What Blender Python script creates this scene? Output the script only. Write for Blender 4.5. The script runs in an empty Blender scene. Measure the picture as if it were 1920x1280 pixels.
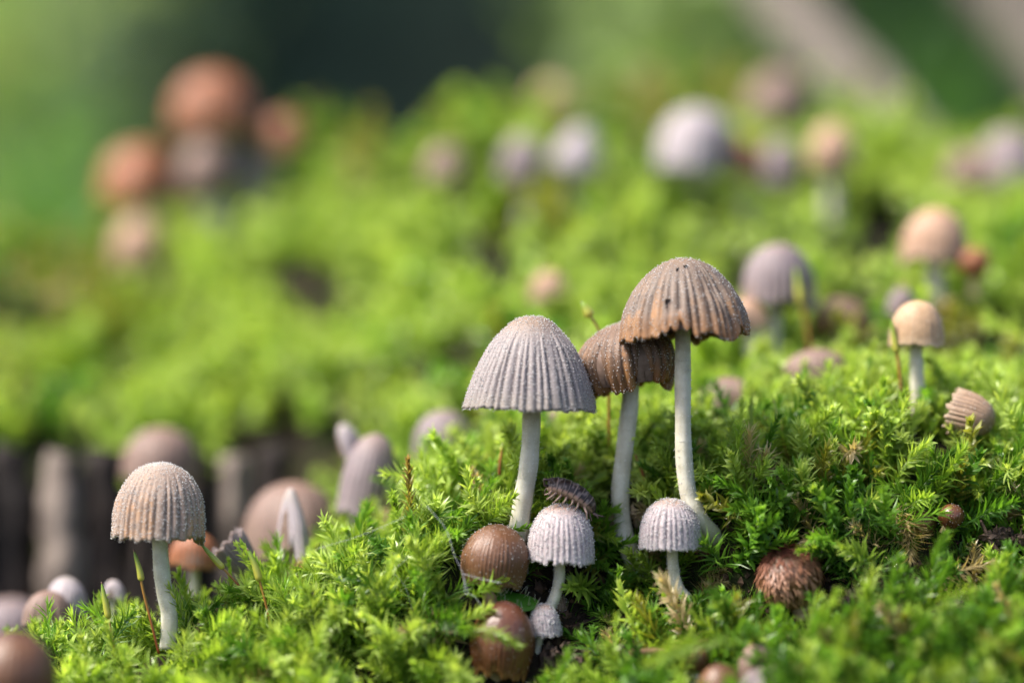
import bpy, math
import numpy as np
from mathutils import Vector, Matrix

# one unit = one centimetre
# ------------------------------------------------------------------ camera, world, sun, exposure
scene = bpy.context.scene
scene.unit_settings.system = 'METRIC'
scene.unit_settings.scale_length = 0.01
col = scene.collection
D, PITCH, LENS = 26.67, math.radians(5.0), 100.0
cp, sp = math.cos(PITCH), math.sin(PITCH)
FWD = np.array([0, cp, -sp]); UPV = np.array([0, sp, cp]); RIGHT = np.array([1.0, 0, 0])
CAM = -D * FWD
cam_data = bpy.data.cameras.new('camera')
cam = bpy.data.objects.new('camera', cam_data)
col.objects.link(cam)
cam.location = CAM
cam.rotation_euler = (math.pi / 2 - PITCH, 0, 0)
cam_data.lens = LENS
cam_data.sensor_width = 36
cam_data.clip_start = 0.1
cam_data.clip_end = 60000
cam_data.dof.use_dof = True
cam_data.dof.focus_distance = D
cam_data.dof.aperture_fstop = 0.074          # aperture of about 1.3 cm
scene.camera = cam

SUN_EL, SUN_AZ = math.radians(56), math.radians(-100)     # azimuth from +Y towards +X
world = bpy.data.worlds.new('World')
scene.world = world
world.use_nodes = True
wn = world.node_tree
wn.nodes.clear()
sky = wn.nodes.new('ShaderNodeTexSky')
sky.sky_type = 'NISHITA'
sky.sun_disc = False
sky.sun_elevation = SUN_EL
sky.sun_rotation = SUN_AZ
sky.air_density = 1.0
sky.dust_density = 4.0
sky.ozone_density = 1.0
bg = wn.nodes.new('ShaderNodeBackground')
bg.inputs['Strength'].default_value = 0.115
wo = wn.nodes.new('ShaderNodeOutputWorld')
wn.links.new(sky.outputs[0], bg.inputs[0])
wn.links.new(bg.outputs[0], wo.inputs[0])
sun_data = bpy.data.lights.new('sun', 'SUN')
sun_data.energy = 3.0
sun_data.angle = math.radians(14)
sun_data.color = (1.0, 0.94, 0.84)
sun = bpy.data.objects.new('sun', sun_data)
col.objects.link(sun)
sd = Vector((math.sin(SUN_AZ) * math.cos(SUN_EL), math.cos(SUN_AZ) * math.cos(SUN_EL), math.sin(SUN_EL)))
sun.rotation_euler = sd.to_track_quat('Z', 'Y').to_euler()
sun.location = sd * 300
scene.view_settings.view_transform = 'Standard'
scene.view_settings.look = 'None'
scene.view_settings.exposure = 1.45
scene.view_settings.gamma = 1
scene.view_settings.use_white_balance = True          # the camera's own setting for open shade
scene.view_settings.white_balance_temperature = 6500
scene.view_settings.white_balance_tint = 12
scene.view_settings.use_curve_mapping = False
scene.render.engine = 'CYCLES'
cy = scene.cycles
cy.use_denoising = True
cy.max_bounces = 8
cy.transparent_max_bounces = 6
cy.diffuse_bounces = 4
cy.glossy_bounces = 3
cy.transmission_bounces = 6
cy.sample_clamp_indirect = 6
cy.caustics_reflective = False
cy.caustics_refractive = False

# ------------------------------------------------------------------ helpers
def U(d):                      # centimetres per photograph pixel at depth d behind the plane of focus
    return (D + d) * 36 / LENS / 1920

def P(px, py, d=0.0):          # a photograph position at a chosen depth -> a point in the place
    u = U(d)
    return CAM + FWD * (D + d) + RIGHT * ((px - 960) * u) + UPV * ((640 - py) * u)

def project(p):                # points (n,3) -> px, py, d
    q = np.atleast_2d(p) - CAM
    z = q @ FWD
    u = z * 36 / LENS / 1920
    return 960 + (q @ RIGHT) / u, 640 - (q @ UPV) / u, z - D

def unit(v):
    v = np.asarray(v, float)
    return v / (np.linalg.norm(v) + 1e-12)

def smooth(a, b, x):
    t = np.clip((np.asarray(x, float) - a) / (b - a), 0, 1)
    return t * t * (3 - 2 * t)

def vnoise(p, seed=0, octaves=3):                 # cheap smooth noise from sums of sines, about -1..1
    r = np.random.default_rng(seed)
    p = np.atleast_2d(p)
    out = np.zeros(len(p)); amp, f, tot = 1.0, 1.0, 0.0
    for o in range(octaves):
        for k in range(4):
            w = r.normal(size=p.shape[1]) * f * 1.6
            out += amp * np.sin(p @ w + r.uniform(0, 6.28)) * 0.5
        tot += amp; amp *= 0.55; f *= 2.1
    return out / tot

def mesh_np(name, verts, faces, smooth_shade=True):
    """faces: (n,3) or (n,4) int array, or list of such arrays"""
    if not isinstance(faces, list):
        faces = [faces]
    faces = [np.asarray(f, np.int32) for f in faces if len(f)]
    me = bpy.data.meshes.new(name)
    verts = np.asarray(verts, np.float32)
    me.vertices.add(len(verts))
    me.vertices.foreach_set('co', verts.ravel())
    loops = np.concatenate([f.ravel() for f in faces])
    sizes = np.concatenate([np.full(len(f), f.shape[1], np.int32) for f in faces])
    starts = np.concatenate([[0], np.cumsum(sizes)[:-1]]).astype(np.int32)
    me.loops.add(len(loops))
    me.loops.foreach_set('vertex_index', loops)
    me.polygons.add(len(sizes))
    me.polygons.foreach_set('loop_start', starts)
    me.polygons.foreach_set('use_smooth', np.full(len(sizes), smooth_shade, bool))
    me.update(calc_edges=True)
    return me

def add_attr(me, name, rgb):
    a = me.attributes.new(name, 'FLOAT_COLOR', 'POINT')
    rgba = np.ones((len(rgb), 4), np.float32)
    rgba[:, :3] = rgb
    a.data.foreach_set('color', rgba.ravel())

def link(name, me, mat, parent=None, origin=None):
    o = bpy.data.objects.new(name, me)
    col.objects.link(o)
    if mat is not None:
        for m in (mat if isinstance(mat, (list, tuple)) else [mat]):
            me.materials.append(m)
    if parent is not None:
        o.parent = parent
    if origin is not None:
        o.location = origin
    return o

def tag(o, label=None, cat=None, group=None, kind=None):
    if label: o['label'] = label
    if cat: o['category'] = cat
    if group: o['group'] = group
    if kind: o['kind'] = kind
    return o

def empty(name, loc):
    o = bpy.data.objects.new(name, None)
    o.empty_display_size = 0.1
    o.location = loc
    col.objects.link(o)
    return o

def catmull(pts, n):
    pts = np.asarray(pts, float)
    if len(pts) == 2:
        t = np.linspace(0, 1, n)[:, None]
        return pts[0] * (1 - t) + pts[1] * t
    ext = np.vstack([2 * pts[0] - pts[1], pts, 2 * pts[-1] - pts[-2]])
    out = []
    for t in np.linspace(0, len(pts) - 1 - 1e-9, n):
        i = int(t); f = t - i
        a, b, c, e = ext[i:i + 4]
        out.append(0.5 * ((2 * b) + (c - a) * f + (2 * a - 5 * b + 4 * c - e) * f * f + (3 * b - a - 3 * c + e) * f ** 3))
    return np.array(out)

def frames(path):
    tan = np.gradient(path, axis=0)
    tan /= np.linalg.norm(tan, axis=1)[:, None] + 1e-12
    ref = np.array([0, 1.0, 0.02]) if abs(tan[0][1]) < 0.9 else np.array([1.0, 0, 0])
    s = unit(np.cross(tan[0], ref)); S = []; N = []
    for t in tan:
        s = unit(s - t * (s @ t))
        S.append(s); N.append(np.cross(s, t))
    return tan, np.array(S), np.array(N)

def tube(path, rad, sides=10, wob=None, cap=True):
    """swept tube; wob(i_ring, angles) multiplies the radius. returns verts, [quads, tris]"""
    path = np.asarray(path, float)
    n = len(path)
    rad = np.broadcast_to(np.asarray(rad, float), (n,))
    tan, S, N = frames(path)
    a = np.linspace(0, 2 * math.pi, sides, endpoint=False)
    V = []
    for i in range(n):
        r = rad[i] * (np.ones(sides) if wob is None else wob(i / (n - 1), a))
        V.append(path[i] + np.outer(np.cos(a) * r, S[i]) + np.outer(np.sin(a) * r, N[i]))
    V = np.vstack(V)
    j = np.arange(sides); k = (j + 1) % sides
    Q = np.vstack([np.stack([i * sides + j, i * sides + k, (i + 1) * sides + k, (i + 1) * sides + j], 1) for i in range(n - 1)])
    T = np.zeros((0, 3), int)
    if cap:
        V = np.vstack([V, path[0], path[-1]])
        T = np.vstack([np.stack([k, j, np.full(sides, n * sides)], 1),
                       np.stack([(n - 1) * sides + j, (n - 1) * sides + k, np.full(sides, n * sides + 1)], 1)])
    return V, [Q, T]

class Soup:                    # collects pieces that belong to one mesh, with a colour per point
    def __init__(s): s.v = []; s.f = {3: [], 4: []}; s.c = []; s.n = 0
    def add(s, v, faces, c=(1, 1, 1)):
        v = np.asarray(v, float)
        if not isinstance(faces, list): faces = [faces]
        for f in faces:
            f = np.asarray(f)
            if len(f): s.f[f.shape[1]].append(f + s.n)
        c = np.asarray(c, float)
        s.c.append(np.broadcast_to(c, (len(v), 3)) if c.ndim == 1 else c)
        s.v.append(v); s.n += len(v)
    def mesh(s, name, origin=(0, 0, 0), shade=True):
        me = mesh_np(name, np.vstack(s.v) - np.asarray(origin), [np.vstack(x) for x in s.f.values() if x], shade)
        add_attr(me, 'col', np.vstack(s.c))
        return me

OCT_V = np.array([[1, 1, 1], [1, -1, -1], [-1, 1, -1], [-1, -1, 1]], float) * 0.75
OCT_F = np.array([[0, 1, 2], [0, 2, 3], [0, 3, 1], [1, 3, 2]])

def scatter_octs(pts, size):
    n = len(pts)
    v = (pts[:, None, :] + OCT_V[None] * np.asarray(size).reshape(-1, 1, 1)).reshape(-1, 3)
    f = (OCT_F[None] + (np.arange(n) * 4)[:, None, None]).reshape(-1, 3)
    return v, f

# ------------------------------------------------------------------ materials
def nodes(name):
    m = bpy.data.materials.new(name)
    m.use_nodes = True
    nt = m.node_tree
    return m, nt, nt.nodes['Principled BSDF'], nt.nodes['Material Output']

def N(nt, typ, **kw):
    n = nt.nodes.new(typ)
    for k, v in kw.items():
        if k in n.inputs: n.inputs[k].default_value = v
        else: setattr(n, k, v)
    return n

def mixc(nt, fac, a, b, mode='MIX'):
    n = nt.nodes.new('ShaderNodeMix'); n.data_type = 'RGBA'; n.blend_type = mode
    for s, x in ((n.inputs[0], fac), (n.inputs[6], a), (n.inputs[7], b)):
        if isinstance(x, bpy.types.NodeSocket): nt.links.new(x, s)
        elif isinstance(x, (int, float)): s.default_value = x
        else: s.default_value = (*x, 1)
    return n.outputs[2]

def maprange(nt, x, a, b, c=0.0, d=1.0):
    n = nt.nodes.new('ShaderNodeMapRange'); n.interpolation_type = 'SMOOTHSTEP'
    nt.links.new(x, n.inputs[0])
    for i, v in zip((1, 2, 3, 4), (a, b, c, d)): n.inputs[i].default_value = v
    return n.outputs[0]

def noise(nt, scale, detail=3, rough=0.6, vec=None):
    n = N(nt, 'ShaderNodeTexNoise', Scale=scale, Detail=detail, Roughness=rough)
    if vec is None:
        tc = nt.nodes.new('ShaderNodeTexCoord'); vec = tc.outputs['Object']
    nt.links.new(vec, n.inputs['Vector'])
    return n.outputs['Fac']

def bump(nt, bsdf, h, strength, dist):
    b = N(nt, 'ShaderNodeBump', Strength=strength, Distance=dist)
    nt.links.new(h, b.inputs['Height'])
    nt.links.new(b.outputs[0], bsdf.inputs['Normal'])

def leaf_mat(name, trans=0.45, rough=0.38, tint=(1.25, 1.2, 0.6), spec=0.5):
    m, nt, b, out = nodes(name)
    a = N(nt, 'ShaderNodeAttribute', attribute_name='col')
    nt.links.new(a.outputs['Color'], b.inputs['Base Color'])
    b.inputs['Roughness'].default_value = rough
    b.inputs['Specular IOR Level'].default_value = spec
    t = nt.nodes.new('ShaderNodeBsdfTranslucent')
    nt.links.new(mixc(nt, 1.0, a.outputs['Color'], tint, 'MULTIPLY'), t.inputs[0])
    mx = nt.nodes.new('ShaderNodeMixShader'); mx.inputs[0].default_value = trans
    nt.links.new(b.outputs[0], mx.inputs[1]); nt.links.new(t.outputs[0], mx.inputs[2])
    nt.links.new(mx.outputs[0], out.inputs[0])
    return m

def cap_mat(name, apex, body, valley, rim, rough=0.6, mottle=0.3, t_apex=(0.1, 0.45), t_rim=(0.8, 1.0), spec=0.4, stain=None, sss=0.12):
    m, nt, b, out = nodes(name)
    a = N(nt, 'ShaderNodeAttribute', attribute_name='col')       # red: apex to rim, green: ridge of a pleat, blue: random by pleat
    s = nt.nodes.new('ShaderNodeSeparateColor'); nt.links.new(a.outputs['Color'], s.inputs[0])
    n1 = noise(nt, 5, 4); n2 = noise(nt, 38, 3)
    c = mixc(nt, maprange(nt, s.outputs[0], *t_apex), apex, body)
    inv = maprange(nt, s.outputs[1], 0.75, 0.1)
    c = mixc(nt, inv, c, mixc(nt, maprange(nt, s.outputs[0], 0.12, 0.5), c, valley))
    c = mixc(nt, maprange(nt, s.outputs[0], *t_rim), c, rim)
    if stain:
        st = nt.nodes.new('ShaderNodeMath'); st.operation = 'MULTIPLY'
        nt.links.new(maprange(nt, s.outputs[2], 0.25, 0.8), st.inputs[0])
        nt.links.new(maprange(nt, n1, 0.42, 0.66), st.inputs[1])
        st2 = nt.nodes.new('ShaderNodeMath'); st2.operation = 'MULTIPLY'
        nt.links.new(st.outputs[0], st2.inputs[0]); nt.links.new(maprange(nt, s.outputs[0], 0.35, 0.85, 0.15, 1.0), st2.inputs[1])
        c = mixc(nt, st2.outputs[0], c, stain)
    c = mixc(nt, maprange(nt, n1, 0.35, 0.7, 0, mottle), c, tuple(x * 0.55 for x in body))
    c = mixc(nt, maprange(nt, n2, 0.5, 0.75, 0, 0.35), c, tuple(min(0.8, x * 1.5 + 0.05) for x in body))
    nt.links.new(c, b.inputs['Base Color'])
    b.inputs['Roughness'].default_value = rough
    b.inputs['Specular IOR Level'].default_value = spec
    b.inputs['Subsurface Weight'].default_value = sss
    b.inputs['Subsurface Radius'].default_value = (0.08, 0.05, 0.03)
    b.inputs['Subsurface Scale'].default_value = 1.0
    bump(nt, b, n2, 0.5, 0.012)
    return m

def simple_mat(name, c1, c2, scale=6, rough=0.7, bmp=0.4, dist=0.02, spec=0.3, sss=0.0, use_attr=False, detail=5):
    m, nt, b, out = nodes(name)
    n1 = noise(nt, scale, detail)
    c = mixc(nt, maprange(nt, n1, 0.35, 0.68), c1, c2)
    if use_attr:
        a = N(nt, 'ShaderNodeAttribute', attribute_name='col')
        c = mixc(nt, 1.0, c, a.outputs['Color'], 'MULTIPLY')
    nt.links.new(c, b.inputs['Base Color'])
    b.inputs['Roughness'].default_value = rough
    b.inputs['Specular IOR Level'].default_value = spec
    if sss:
        b.inputs['Subsurface Weight'].default_value = sss
        b.inputs['Subsurface Radius'].default_value = (0.12, 0.1, 0.07)
        b.inputs['Subsurface Scale'].default_value = 1.0
    if bmp: bump(nt, b, n1, bmp, dist)
    return m

def attr_mat(name, rough=0.5, spec=0.5):
    m, nt, b, out = nodes(name)
    a = N(nt, 'ShaderNodeAttribute', attribute_name='col')
    nt.links.new(a.outputs['Color'], b.inputs['Base Color'])
    b.inputs['Roughness'].default_value = rough
    b.inputs['Specular IOR Level'].default_value = spec
    return m

MOSS = leaf_mat('moss leaf', 0.5, 0.34)
FAR_LEAF = leaf_mat('shrub leaf', 0.4, 0.5)
FROST = leaf_mat('frosty granules', 0.45, 0.5, (1, 1, 1), 0.4)
STEM = simple_mat('pale stem', (0.56, 0.545, 0.45), (0.45, 0.43, 0.33), 9, 0.55, 0.35, 0.01, 0.35, 0.35)
STEM_TAN = simple_mat('tan stem', (0.34, 0.25, 0.15), (0.22, 0.15, 0.09), 9, 0.55, 0.35, 0.01, 0.35, 0.3)
GILL = simple_mat('gill', (0.20, 0.14, 0.11), (0.12, 0.08, 0.06), 12, 0.7, 0.2, 0.01)
GILL_PALE = simple_mat('pale gill', (0.42, 0.35, 0.34), (0.30, 0.24, 0.24), 12, 0.7, 0.2, 0.01)
GREY = cap_mat('grey pleated cap', (0.197, 0.134, 0.089), (0.223, 0.197, 0.192), (0.103, 0.083, 0.083), (0.232, 0.205, 0.179), 0.6, 0.25)
LILAC = cap_mat('lilac pleated cap', (0.294, 0.178, 0.116), (0.367, 0.318, 0.325), (0.220, 0.172, 0.184), (0.379, 0.343, 0.355), 0.6, 0.15, (0.12, 0.42))
TANGREY = cap_mat('tan grey pleated cap', (0.334, 0.288, 0.242), (0.254, 0.190, 0.150), (0.150, 0.110, 0.086), (0.259, 0.207, 0.167), 0.65, 0.25, (0.05, 0.3), stain=(0.45, 0.25, 0.12))
BROWN = cap_mat('weathered brown cap', (0.187, 0.125, 0.081), (0.140, 0.103, 0.078), (0.053, 0.036, 0.027), (0.225, 0.106, 0.037), 0.6, 0.35, (0.08, 0.35), (0.72, 1.0), stain=(0.36, 0.19, 0.08))
DARKBROWN = cap_mat('dark brown cap', (0.177, 0.116, 0.078), (0.130, 0.078, 0.048), (0.048, 0.027, 0.018), (0.204, 0.089, 0.030), 0.6, 0.35, (0.08, 0.35), (0.7, 1.0), stain=(0.38, 0.18, 0.06))
TAN = cap_mat('tan striped cap', (0.435, 0.285, 0.158), (0.390, 0.262, 0.150), (0.225, 0.124, 0.060), (0.413, 0.300, 0.188), 0.55, 0.15)
CHESTNUT = cap_mat('chestnut button', (0.058, 0.022, 0.014), (0.132, 0.058, 0.024), (0.069, 0.027, 0.010), (0.158, 0.095, 0.037), 0.45, 0.25, (0.06, 0.35), (0.75, 1.0), 0.5)
GLOSSY = cap_mat('glossy dark button', (0.070, 0.028, 0.021), (0.112, 0.041, 0.017), (0.049, 0.017, 0.008), (0.238, 0.119, 0.042), 0.2, 0.4, (0.06, 0.3), (0.88, 1.0), 0.6)
TANCAP = cap_mat('coarse tan cap', (0.22, 0.145, 0.09), (0.27, 0.18, 0.115), (0.11, 0.066, 0.038), (0.34, 0.25, 0.17), 0.6, 0.25)
RUST = cap_mat('rusty cap', (0.21, 0.068, 0.024), (0.245, 0.088, 0.033), (0.15, 0.05, 0.02), (0.29, 0.13, 0.055), 0.5, 0.2)
PEACH = cap_mat('peach cap', (0.367, 0.208, 0.122), (0.367, 0.233, 0.153), (0.257, 0.147, 0.092), (0.379, 0.269, 0.196), 0.55, 0.15)
MAUVE = cap_mat('mauve cap', (0.205, 0.149, 0.131), (0.186, 0.149, 0.154), (0.125, 0.098, 0.102), (0.214, 0.177, 0.177), 0.6, 0.2)
PINKBROWN = cap_mat('pinkish brown cap', (0.184, 0.112, 0.082), (0.184, 0.122, 0.097), (0.112, 0.071, 0.056), (0.204, 0.143, 0.112), 0.6, 0.2)
PALE = cap_mat('bleached cap', (0.281, 0.247, 0.225), (0.292, 0.259, 0.270), (0.203, 0.169, 0.180), (0.310, 0.281, 0.292), 0.6, 0.1)
HOLE = simple_mat('dark insect hole', (0.01, 0.007, 0.005), (0.02, 0.012, 0.008), 10, 0.9, 0)
SOIL_BITS = simple_mat('dark soil', (0.022, 0.014, 0.010), (0.075, 0.045, 0.03), 14, 0.8, 0.8, 0.03, 0.4)
SETA = attr_mat('moss seta', 0.35, 0.5)
INSECT = attr_mat('woodlouse shell', 0.4, 0.45)
SILK = simple_mat('spider silk', (0.75, 0.75, 0.8), (0.6, 0.6, 0.65), 20, 0.4, 0)
BARK = simple_mat('dark bark', (0.008, 0.016, 0.011), (0.018, 0.038, 0.026), 0.3, 0.9, 0.8, 0.5)
STICK = simple_mat('weathered grey stick', (0.13, 0.115, 0.095), (0.09, 0.075, 0.06), 1.5, 0.8, 0.4, 0.05)
WOOD = simple_mat('rotten wood', (0.022, 0.015, 0.012), (0.007, 0.005, 0.004), 1.6, 0.8, 0.9, 0.12, 0.3)
PALEWOOD = simple_mat('bleached wood', (0.22, 0.18, 0.15), (0.07, 0.055, 0.045), 2.2, 0.8, 0.6, 0.05, 0.3)

def water_mat():
    m, nt, b, out = nodes('water drop')
    b.inputs['Base Color'].default_value = (1, 1, 1, 1)
    b.inputs['Roughness'].default_value = 0.02
    b.inputs['Transmission Weight'].default_value = 1.0
    b.inputs['IOR'].default_value = 1.33
    return m
WATER = water_mat()

def ground_mat():
    m, nt, b, out = nodes('soil and rotten wood')
    g = nt.nodes.new('ShaderNodeNewGeometry')
    n1 = noise(nt, 1.8, 6, 0.65, g.outputs['Position']); n2 = noise(nt, 9, 5, 0.7, g.outputs['Position'])
    c = mixc(nt, maprange(nt, n1, 0.35, 0.65), (0.007, 0.005, 0.0035), (0.022, 0.014, 0.008))
    c = mixc(nt, maprange(nt, n2, 0.5, 0.75, 0, 0.6), c, (0.04, 0.028, 0.012))
    c = mixc(nt, maprange(nt, noise(nt, 0.8, 4, 0.6, g.outputs['Position']), 0.45, 0.62, 0, 0.6), c, (0.03, 0.05, 0.01))
    sep = nt.nodes.new('ShaderNodeSeparateXYZ'); nt.links.new(g.outputs['Position'], sep.inputs[0])
    far = maprange(nt, sep.outputs[1], 40, 90)
    grass = mixc(nt, maprange(nt, noise(nt, 0.03, 4, 0.6, g.outputs['Position']), 0.4, 0.6), (0.03, 0.06, 0.02), (0.07, 0.13, 0.03))
    c = mixc(nt, far, c, grass)
    nt.links.new(c, b.inputs['Base Color'])
    b.inputs['Roughness'].default_value = 0.85
    b.inputs['Specular IOR Level'].default_value = 0.2
    bump(nt, b, n2, 1.0, 0.1)
    return m
GROUND = ground_mat()

# ------------------------------------------------------------------ the ground: heights through known points
ctrl = [  # px, py, depth: where the soil surface lies (moss stands on top of it)
    # near hump, left
    (-250, 1400, -0.6), (0, 1395, -0.5), (250, 1360, -0.5), (500, 1340, -0.6), (750, 1330, -0.65), (950, 1340, -0.8),
    (-250, 1620, -1.4), (0, 1600, -1.3), (250, 1580, -1.3), (500, 1560, -1.3), (750, 1560, -1.3), (950, 1560, -1.5), (1100, 1540, -1.8),
    (-150, 1330, 0.3), (60, 1310, 0.2), (200, 1268, 0.2), (314, 1250, 0.0), (420, 1212, 0.2), (550, 1155, 0.3), (680, 1095, 0.4), (760, 1035, 0.4),
    (500, 1240, -0.25), (700, 1205, -0.25), (850, 1160, -0.25),
    (-150, 1450, 1.6), (100, 1400, 1.5), (300, 1340, 1.5), (500, 1230, 1.5), (680, 1130, 1.6),
    # hollow and bank in the middle and right
    (1000, 1315, -0.5), (1100, 1285, -0.4), (1100, 1180, 0.0), (970, 1130, -0.1), (935, 1130, -0.1), (1200, 1255, -0.4), (1240, 1140, 0.0), (1330, 1140, 0.0), (1480, 1150, -0.2),
    (972, 1020, 0.3), (1045, 1150, 0.05), (1215, 1085, 0.5), (1335, 1010, 0.25), (1346, 1030, 0.1), (880, 1000, 0.4), (850, 930, 0.8), (920, 900, 1.0),
    (1080, 900, 0.9), (1200, 860, 1.0), (1100, 850, 1.2), (1350, 850, 0.9), (1500, 930, 0.4), (1500, 850, 0.8), (1420, 800, 1.3), (1550, 770, 1.4), (1722, 775, 1.2), (1660, 850, 0.7),
    (1840, 820, 1.0), (1950, 880, 0.8), (2100, 900, 1.0), (1700, 950, 0.2), (1800, 1000, 0.25), (1630, 1040, 0.1), (1900, 1050, 0.1), (2080, 1080, 0.2),
    (1630, 1150, -0.35), (1800, 1140, -0.3), (1950, 1150, -0.3), (1400, 1250, -0.7),
    # strip in front, right
    (1150, 1420, -1.0), (1300, 1375, -1.3), (1500, 1345, -1.4), (1700, 1335, -1.4), (1900, 1305, -1.4), (2100, 1295, -1.4), (1400, 1560, -2.4), (1900, 1540, -2.4), (700, 1800, -3.4), (100, 1800, -3.4), (1500, 1800, -3.6),
    # valley, left, and its far wall
    (-300, 1500, 3.4), (0, 1450, 3.4), (250, 1400, 3.4), (450, 1300, 3.2), (620, 1150, 3.0), (-300, 1330, 5.6), (0, 1300, 5.6), (250, 1260, 5.6), (450, 1180, 5.4), (590, 1080, 4.8),
    (-300, 860, 6.7), (0, 850, 6.7), (200, 850, 6.7), (400, 845, 6.6), (530, 850, 6.3),
    (720, 960, 2.2), (740, 900, 4.6), (830, 870, 3.6), (700, 840, 5.6), (600, 830, 6.4),
    # plateau behind the bank
    (1000, 860, 2.0), (1060, 840, 2.2), (1200, 800, 2.2), (1365, 760, 2.6), (1530, 720, 2.7), (1750, 720, 2.5), (1950, 760, 2.4), (2150, 800, 2.4),
    (950, 800, 3.6), (1150, 720, 3.8), (1420, 660, 4.2), (1600, 630, 4.4), (1760, 590, 5.0), (1900, 600, 4.6), (2150, 620, 4.6),
    (1250, 600, 5.8), (1450, 560, 5.8), (1650, 510, 6.4), (1830, 530, 6.0), (2000, 520, 6.4), (1650, 470, 7.0), (1400, 500, 7.0),
    # long back slope
    (900, 660, 6.0), (750, 760, 6.4), (600, 760, 7.0), (300, 760, 7.4), (50, 770, 7.4), (-250, 780, 7.4), (450, 640, 8.6), (200, 640, 8.8), (-100, 650, 9.0),
    (700, 560, 8.4), (950, 500, 8.0), (1100, 450, 8.4), (1250, 420, 8.8), (1500, 390, 8.8), (1750, 400, 8.8), (1950, 410, 8.8), (2250, 420, 8.8),
    (300, 560, 10.5), (80, 560, 10.5), (500, 500, 10.5), (-200, 560, 11), (250, 500, 12), (100, 460, 13), (-100, 440, 14), (-400, 440, 15),
    (800, 350, 10.6), (600, 400, 11.4), (960, 345, 10.4), (1100, 330, 10.2), (1300, 335, 10.0), (1500, 340, 10.2), (1700, 345, 10.4), (1900, 350, 10.4), (2200, 370, 10.4),
    (430, 400, 12.6), (560, 370, 13), (700, 300, 13.6), (900, 250, 13.2), (1050, 220, 12.8), (1250, 180, 14), (1400, 180, 15), (1500, 230, 14), (1700, 310, 13.5), (1950, 330, 13.5), (2300, 360, 13.5),
    (700, 300, 17), (1000, 260, 17), (1300, 200, 18), (1600, 300, 18), (1950, 360, 18), (300, 480, 16), (50, 480, 17), (-300, 480, 18), (2300, 420, 18),
    (300, 620, 21), (900, 460, 22), (1500, 420, 23), (2000, 500, 22), (-300, 640, 22), (2400, 560, 22),
]
CW = np.array([P(x, y + np.interp(d, [0.5, 1.0, 4, 8, 12, 14], [0, 28, 45, 70, 80, 110]), d) for x, y, d in ctrl])
def phi(r): return np.sqrt(r * r + 0.04)
def rbf_fit(xy, z):
    n = len(xy)
    A = np.zeros((n + 3, n + 3))
    A[:n, :n] = phi(np.linalg.norm(xy[:, None] - xy[None], axis=2)) - np.eye(n) * 0.02
    A[:n, n] = 1; A[:n, n + 1:] = xy; A[n, :n] = 1; A[n + 1:, :n] = xy.T
    return np.linalg.solve(A, np.concatenate([z, [0, 0, 0]]))
RW = rbf_fit(CW[:, :2], CW[:, 2])
def relief(xy):
    d = np.clip((xy[:, 1] - 2) / 8, 0, 1)
    return vnoise(xy * 2.2, 5, 3) * (0.08 + 0.10 * d) + vnoise(xy * 1.0, 6, 2) * (0.03 + 0.55 * d)
def height(xy):
    xy = np.atleast_2d(xy).astype(float)
    n = len(CW)
    z = np.zeros(len(xy))
    for i in range(0, len(xy), 20000):
        q = xy[i:i + 20000]
        r = np.linalg.norm(q[:, None] - CW[None, :, :2], axis=2)
        z[i:i + 20000] = phi(r) @ RW[:n] + RW[n] + q @ RW[n + 1:]
    z = np.clip(z, -6, 8) + relief(xy)
    dx = np.maximum(np.abs(xy[:, 0]) - 10, 0) / 16
    dy = np.maximum(xy[:, 1] - 17, 0) / 14
    dn = np.maximum(-5 - xy[:, 1], 0) / 8
    w = smooth(0, 1, np.sqrt(dx * dx + dy * dy + dn * dn))
    fz = -14 + 0.6 * vnoise(xy * 0.05, 9, 2)
    return z * (1 - w) + fz * w
def normal(xy, e=0.08):
    xy = np.atleast_2d(xy).astype(float)
    dx = (height(xy + [e, 0]) - height(xy - [e, 0])) / (2 * e)
    dy = (height(xy + [0, e]) - height(xy - [0, e])) / (2 * e)
    n = np.stack([-dx, -dy, np.ones(len(xy))], 1)
    return n / np.linalg.norm(n, axis=1)[:, None]

def axis_coords(a, b, step, ends, grow=1.22):
    core = list(np.arange(a, b + 1e-6, step))
    lo, hi = [], []
    s, x = step, a
    while x > -ends: s *= grow; x -= s; lo.append(x)
    s, x = step, b
    while x < ends: s *= grow; x += s; hi.append(x)
    return np.array(lo[::-1] + core + hi)
gx = axis_coords(-8, 8, 0.11, 26000); gy = axis_coords(-4.5, 16, 0.11, 26000)
GX, GY = np.meshgrid(gx, gy)
gxy = np.stack([GX.ravel(), GY.ravel()], 1)
gz = height(gxy)
nx, ny = len(gx), len(gy)
ii = (np.arange(ny - 1)[:, None] * nx + np.arange(nx - 1)[None]).ravel()
tag(link('ground', mesh_np('ground', np.column_stack([gxy, gz]), np.stack([ii, ii + 1, ii + nx + 1, ii + nx], 1)), GROUND), kind='structure')

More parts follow.
